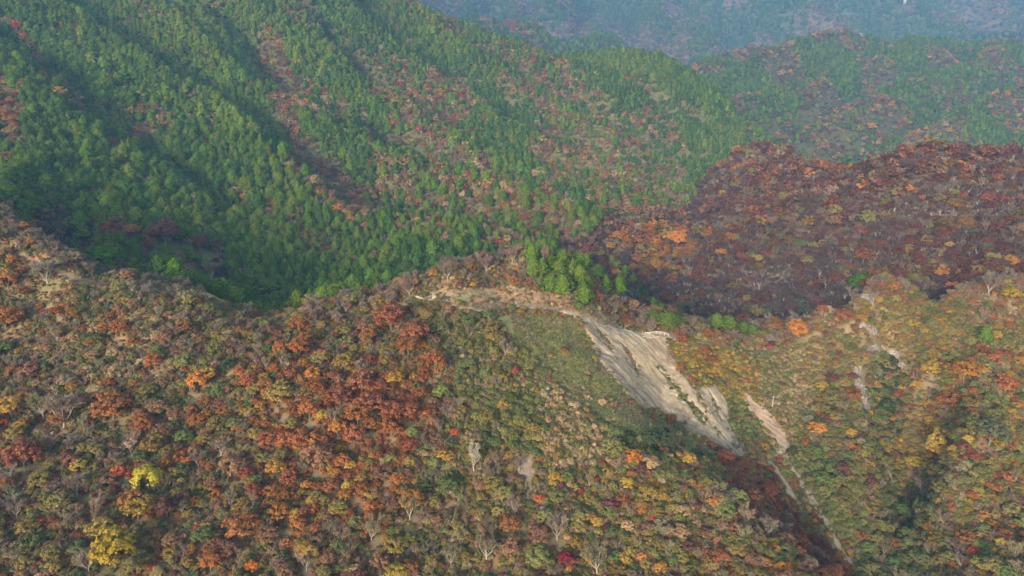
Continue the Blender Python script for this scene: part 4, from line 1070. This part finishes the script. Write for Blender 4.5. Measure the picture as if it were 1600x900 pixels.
OWN = {(234,749): 'bright lemon yellow round tree on the lower left slope', (217,798): 'tall golden yellow tree directly below the lemon yellow tree', (183,868): 'broad yellow tree at the bottom edge of the left slope',
    (885,879): 'dark crimson tree at the bottom edge right of the middle', (664,648): 'small flame orange tree at the right edge of the rust red grove', (663,540): 'small flame orange tree under the rust trees near the knoll',
    (1544,681): 'large blue green pine among autumn trees on the right slope', (804,583): 'lone scarlet tree left of the dwarf bamboo slope', (1076,719): 'golden tree on the spur below the big landslide',
    (1538,527): 'lone bright green columnar conifer on the right slope', (1041,500): 'bright green conifer standing behind the pale railing', (166,402): 'round dark green conifer on the left ridge', (742,722): 'pale dead tree with white forked trunk',
    (966,374): 'big orange tree in the valley behind the conifer clump', (260,370): 'wide maroon tree below the cedar slope on the left', (1245,514): 'large orange tree on the right ridge by the saddle', (689,614): 'big lime green tree right of the rust red grove',
    (700,766): 'low spreading green tree in the middle of the near slope', (795,821): 'orange rust tree low on the middle slope', (186,737): 'vermilion tree with a scarlet one at its side', (205,747): 'small scarlet tree touching the vermilion tree', (176,386): 'pointed yellow green conifer beside the round one on the left ridge'}
used = {}
PEND = []
def own_label(u, v): return OWN.pop((int(round(u)), int(round(v))), None)
def label_all():
    U = np.array([q[4] for q in PEND]); V_ = np.array([q[5] for q in PEND])
    ref = {'autumn': 7, 'evergreen': 6.5, 'bare': 7.5, 'conifer': 8, 'shrub': 3}
    for i, (o, kind, tint, d, u, v, own) in enumerate(PEND):
        if own and own not in used: o['label'] = own; used[own] = 1; continue
        size = 'large ' if d > ref[kind] * 1.1 else ('small ' if d < ref[kind] * .72 else '')
        head = size + ADJ[tint] + ' ' + NOUN[kind]
        order = np.argsort(np.hypot(U - u, V_ - v))[1:7]
        nb = [ADJ[PEND[j][2]] + ' ' + NOUN[PEND[j][1]].split()[-1] for j in order]
        w1 = where_(u, v); anchor = w1[w1.index('the '):]; w2 = where_(u, v, anchor); w3 = where_(u, v, anchor + '|' + w2[w2.index('the '):])
        cand = [head + ' ' + w1, head + ' ' + w2, head + ' ' + w3] + [head + ' beside ' + n_ + ', ' + w1 for n_ in nb] + [head + ' beside ' + n_ + ', ' + w2 for n_ in nb]
        cand += [head + ' between ' + nb[0] + ' and ' + n_ + ', ' + w1 for n_ in nb[1:]]
        hd2 = head.replace('conifer', 'conifer').replace(' autumn', '')
        cand += [hd2 + ' between ' + n1 + ' and ' + n2 + ', ' + anchor.replace('the ', 'by the ', 1) for n1 in nb for n2 in nb if n1 < n2]
        cand = [c for c in cand if len(c.split()) <= 16]
        c = next((c for c in cand if c not in used), cand[0])
        used[c] = used.get(c, 0) + 1; o['label'] = c

def tintcol(t): 
    j = rng.normal(1, .09); c = np.array(T[t]) * j * (1 + rng.normal(0, .05, 3))
    return np.clip(c, .01, .9)
PROTO = {}
def individual(kind, x, y, z, d, h, tint, u, v):
    nm, cat, grp = KIND[kind]
    form = rng.integers(NV)
    col = [float(q) for q in tintcol(tint)]
    rz = rng.uniform(0, 6.28); tl = (rng.normal(0, .05), rng.normal(0, .05), rz)
    if kind == 'conifer': sc = (d / .38, d / .38, h)
    elif kind == 'shrub': sc = (d, d, h)
    else: sc = (d, d, d * rng.uniform(.82, 1.12))
    if kind == 'shrub':
        o = link(nm, ME['bush', form % 4]); o['tint'] = col
    else:
        o = link(nm, None)
        pre = {'autumn': ('trunk', 'crown', form, form), 'evergreen': ('trunk', 'crown', form, form), 'bare': ('btrunk', 'btwig', form, form), 'conifer': ('ktrunk', 'kcrown', 0, form)}[kind]
        a = link('trunk', ME[pre[0], pre[2]], o); b = link('crown', ME[pre[1], pre[3]], o)
        a['tint'] = col; b['tint'] = col
    o.location = (x, y, z - (.13 * d if kind in ('autumn', 'evergreen', 'bare') else 0)); o.rotation_euler = tl; o.scale = sc
    PEND.append((o, kind, tint, d, u, v, own_label(u, v))); o['category'] = cat; o['group'] = grp
    return o
cnt = {}
for t in trees:
    t['h'] = t['h'] or 0
    if t['kind'] == 'conifer' and not t['h']: t['h'] = t['d'] * 2.4
    individual(t['kind'], t['x'], t['y'], t['z'], t['d'], t['h'], t['tint'] if t['tint'] in T else 'cedar', t['u'], t['v'])
    cnt[t['kind']] = cnt.get(t['kind'], 0) + 1
FORESTN = dict(autumn='autumn_forest', evergreen='evergreen_forest', bare='bare_forest', conifer='conifer_forest', shrub='undergrowth', grass='dry_grass', sasa='bamboo_grass')
for kind, rows in G_.items():
    if not rows: continue
    A_ = np.array([r[:6] for r in rows], float); tt = np.array([r[6] for r in rows], object)
    rest = np.ones(len(A_), bool)
    if kind in KIND:
        zc = A_[:, 2] + (A_[:, 4] * .55 if kind in ('conifer', 'shrub') else A_[:, 3] * .55)
        u, v = proj(A_[:, 0], A_[:, 1], zc - CZ)
        dist = np.sqrt(A_[:, 0] ** 2 + A_[:, 1] ** 2 + (zc - CZ) ** 2)
        px = A_[:, 3] / dist
        ok = (u > 4) & (u < 1596) & (v > 4) & (v < 896) & visible(A_[:, 0], A_[:, 1], zc, .5)
        order = np.argsort(-np.where(ok, px, -1))[:max(0, min(300 - cnt.get(kind, 0), int(ok.sum())))]
        for i in order: individual(kind, *A_[i, :5], tt[i], u[i], v[i])
        rest[order] = False
    A_ = A_[rest]; tt = tt[rest]; n = len(A_)
    far = A_[:, 5] > 0
    form = {'shrub': rng.integers(0, 4, n), 'grass': rng.integers(0, 3, n), 'sasa': rng.integers(0, 3, n)}.get(kind, np.where(far, NV + rng.integers(0, 3, n), rng.integers(0, NV, n)))
    if kind == 'conifer': sc = np.stack([A_[:, 3] / .38, A_[:, 3] / .38, A_[:, 4]], 1)
    elif kind in ('shrub', 'grass', 'sasa'): sc = np.stack([A_[:, 3], A_[:, 3], A_[:, 4]], 1)
    else: sc = np.stack([A_[:, 3], A_[:, 3], A_[:, 3] * rng.uniform(.8, 1.12, n)], 1)
    rot = np.stack([rng.normal(0, .05, n), rng.normal(0, .05, n), rng.uniform(0, 6.28, n)], 1)
    tc = np.array([T[q] for q in tt]) * rng.normal(1, .1, (n, 1)) * (1 + rng.normal(0, .05, (n, 3)))
    if kind in ('autumn', 'evergreen', 'bare'): A_[:, 2] -= .13 * A_[:, 3]
    mass(FORESTN[kind], {'evergreen': 'autumn'}.get(kind, kind), A_[:, :3], rot, sc, form, np.clip(tc, .01, .9))
    print('mass', kind, n)

label_all()

# ------------------------------------------------------------------ rocks
def lump(seed, sub=2, rough=.28, flat=.7):
    bm = bmesh.new(); bmesh.ops.create_icosphere(bm, subdivisions=sub, radius=.5)
    for v in bm.verts:
        p = v.co.normalized()
        n = fbm(np.array([p.x * 1.7 + seed * 7.1]), np.array([p.y * 1.7 + p.z * 2.3]), seed, 3)[0]
        v.co = p * .5 * (1 + rough * n * 1.6); v.co.z *= flat
    me = bpy.data.meshes.new('rock'); bm.to_mesh(me); bm.free()
    return me
ROCKS = [lump(300 + i, 2, .35, (.6, .8, 1.0, .7)[i]) for i in range(4)]
for r in ROCKS: r.materials.append(M_ROCK)
def thing(nm, label, cat, loc, group=None):
    o = link(nm, None, None, loc); o['label'] = label; o['category'] = cat
    if group: o['group'] = group
    return o
for (pts, n, sz, lab) in (([(1338,574),(1343,600),(1350,622),(1356,648)], 26, (.5, 1.6), 'pale grey rock outcrop running down the slope left of the dark gully'),
                          ([(1362,545),(1380,552),(1402,562)], 20, (.5, 1.5), 'pale slanting rock outcrop above the dark evergreen gully'),
                          ([(1402,570),(1418,578)], 9, (.5, 1.3), 'small pale rock outcrop at the head of the dark gully'),
                          ([(1348,508),(1366,524)], 11, (.5, 1.5), 'pale rock outcrop on the cliff below the right ridge'),
                          ([(1338,456),(1356,470)], 9, (.6, 1.6), 'pinkish rock outcrop on top of the right ridge'),
                          ([(1092,608),(1112,640),(1122,655)], 10, (.7, 1.8), 'grey broken rock at the right edge of the big landslide'),
                          ([(5,740),(14,760),(22,790)], 8, (.8, 1.9), 'grey stones between bare trees at the left edge')):
    p = np.array(pts, float); root = None
    for i in range(n):
        s = rng.random() * (len(p) - 1.001); k = int(s); f = s - k
        q = p[k] * (1 - f) + p[k + 1] * f + rng.normal(0, 4.2, 2)
        g = ground(q[0], q[1])
        if not g or g[1] > 420: continue
        if root is None: root = thing('rock_outcrop', lab, 'rocks', g, 'pale rock outcrops on the near slopes'); base = g
        o = link('rock', ROCKS[rng.integers(4)], root, (g[0] - base[0], g[1] - base[1], g[2] - base[2] - .05))
        a = rng.uniform(*sz); o.scale = (a * rng.uniform(.8, 1.4), a * rng.uniform(.7, 1.2), a * rng.uniform(.7, 1.1)); o.rotation_euler = (rng.normal(0, .3), rng.normal(0, .3), rng.uniform(0, 6.28))
g = ground(805, 732)
b = link('boulder', lump(330, 3, .22, .8), None, (g[0], g[1], g[2] + .75)); b.data.materials.append(M_STONE); b.scale = (3.6, 3.0, 3.1)
b['label'] = 'rounded grey boulder at the head of the bare soil patch'; b['category'] = 'boulder'
for (u_, v_, a, lab) in ((856, 613, 2.2, 'pale pinkish boulder among tan shrubs below the dwarf bamboo'), (847, 798, 1.5, 'small pale boulder at the lower end of the bare soil patch'), (1178, 851, 2.4, 'pale stone among yellow shrubs near the bottom of the spur'), (1191, 634, 1.6, 'pale block at the upper rim of the small landslide'),
                         (993, 539, 1.3, 'dark stone high on the big landslide')):
    g = ground(u_, v_)
    o = link('boulder', ROCKS[1 + int(u_) % 3], None, (g[0], g[1], g[2] + .3)); o.scale = (a * 1.2, a, a); o.rotation_euler = (0, 0, u_)
    o['label'] = lab; o['category'] = 'boulder'; o['group'] = 'single stones on the near slopes'

# loose stones on the landslides: too many and too small to pick out one by one
bm_v, bm_f = [], []
for pts, n, rad in (([(960,530),(1000,570),(1050,620),(1110,670),(1160,712)], 420, 20), ([(1170,625),(1200,655),(1228,708)], 110, 9), ([(1120,620),(1140,670),(1165,710)], 90, 8)):
    p = np.array(pts, float)
    for i in range(n):
        s = rng.random() * (len(p) - 1.001); k = int(s); f = s - k
        q = p[k] * (1 - f) + p[k + 1] * f + rng.normal(0, rad * .6, 2)
        if not (SCAR(q[:1], q[1:])[0] or SCAR2(q[:1], q[1:])[0]): continue
        g = ground(q[0], q[1])
        if not g or g[1] > 420: continue
        a = min(1.1, .22 * math.exp(rng.normal(0, .55))); i0 = len(bm_v)
        for v in ROCKS[i % 4].vertices: bm_v.append((g[0] + v.co.x * a * 1.3, g[1] + v.co.y * a, g[2] + .42 + v.co.z * a))
        for pl in ROCKS[i % 4].polygons: bm_f.append(tuple(i0 + j for j in pl.vertices))
me = bpy.data.meshes.new('rubble'); me.from_pydata(bm_v, [], bm_f); me.materials.append(M_STONE)
link('rubble', me)['kind'] = 'stuff'

# ------------------------------------------------------------------ railing and log steps in the saddle
def cubeme(nm, mat):
    b = MB(); b.box((0, 0, 0), (1, 1, 1)); return b.mesh(nm, [mat])
M_POST = cubeme('post', M_WOOD)
def railing(lab, pts, nposts, hgt, rails):
    P3 = []
    for q in np.linspace(0, 1, nposts):
        s = q * (len(pts) - 1); k = min(int(s), len(pts) - 2); f = s - k
        a = np.array(pts[k]) * (1 - f) + np.array(pts[k + 1]) * f
        P3.append(Vector(ground(*a)))
    for k in range(1, nposts):       # keep the line of the rail smooth
        P3[k].y = P3[k - 1].y + max(-.6, min(.6, P3[k].y - P3[k - 1].y)); P3[k].z = float(H(np.array([P3[k].x]), np.array([P3[k].y]))[0])
    root = thing('railing', lab, 'railing', P3[0], 'railings along the saddle path')
    for p in P3:
        o = link('post', M_POST, root, p - P3[0] + Vector((0, 0, hgt / 2 - .1))); o.scale = (.16, .16, hgt + .3)
    for k in range(nposts - 1):
        for hh in rails:
            a, c = P3[k] + Vector((0, 0, hh)), P3[k + 1] + Vector((0, 0, hh)); d_ = c - a
            o = link('rail', M_POST, root, (a + c) / 2 - P3[0] + Vector((0, -.1, 0))); o.scale = (d_.length, .09, .17)
            o.rotation_euler = d_.to_track_quat('X', 'Z').to_euler()
railing('pale grey railing along the saddle path below the bright conifer', [(1008, 525), (1022, 523), (1044, 523)], 8, 1.3, (.55, 1.05, 1.35))
railing('low pale railing just below the first at the landslide head', [(1004, 530), (1020, 530), (1030, 530)], 6, .9, (.4, .85))

# ------------------------------------------------------------------ far white building, pale dead trunks on the left mountain
g = ground(1416, 5) 
bd = thing('building', 'tiny white building high on the hazy far mountain', 'building', g)
mb = MB(); mb.box((0, 0, 9), (20, 14, 24)); link('wall', mb.mesh('wall', [M_WHITE]), bd)
mb = MB(); mb.box((0, 0, 21.8), (22, 16, 1.6)); mb.box((4, 0, 24), (6, 6, 3)); link('roof', mb.mesh('roof', [M_ROOFG]), bd)
wm = cubeme('window', M_DARKGLASS)
for i in range(3):
    for j in range(2):
        o = link('window', wm, bd, (-6 + 6 * i, -7.03, 7 + 7 * j)); o.scale = (2.6, .2, 3)
for i, (u_, v_, h_) in enumerate(((668, 118, 15), (694, 215, 12), (672, 228, 11), (436, 215, 14), (498, 288, 12), (1206, 640, 6))):
    g = ground(u_, v_)
    mb = MB(); mb.tube((0, 0, -1), (.2, 0, h_ * .6), .35, .25); mb.tube((.2, 0, h_ * .6), (.5, .2, h_), .25, .08)
    for k in range(5):
        a = k * 2.3; zz = h_ * (.45 + .1 * k); mb.tube((.2, 0, zz), (.2 + math.cos(a) * 1.8, math.sin(a) * 1.8, zz + 1), .1, .03, 4)
    o = link('dead_tree', mb.mesh('dead_tree', [M_PALE]), None, g)
    o['label'] = ['pale dead trunk high on the left mountain near its skyline', 'pale dead trunk in the red strip of the left mountain, right one of two', 'pale dead trunk in the red strip of the left mountain, left one of two', 'pale dead trunk at the head of the left broadleaf strip', 'pale dead trunk low in the left broadleaf strip', 'small pale dead trunk above the small landslide'][i]
    o['category'] = 'dead tree'

# ------------------------------------------------------------------ haze
zmax = float(max(gz.max(), CZ)) + 60; zmin = float(gz.min()) - 3
hx0, hx1, hy0, hy1 = gx.min() - 60, gx.max() + 60, -120.0, gy.max() + 60
mb = MB(); mb.box(((hx0 + hx1) / 2, (hy0 + hy1) / 2, (zmin + zmax) / 2), (hx1 - hx0, hy1 - hy0, zmax - zmin))
m, t_, out = newmat('air'); pv = t_.nodes.new('ShaderNodeVolumePrincipled')
pv.inputs['Density'].default_value = HAZE_DENSITY; pv.inputs['Color'].default_value = HAZE_COLOR; pv.inputs['Anisotropy'].default_value = 0.0
t_.links.new(pv.outputs[0], out.inputs['Volume'])
hz = link('haze', mb.mesh('haze', [m])); hz['kind'] = 'stuff'
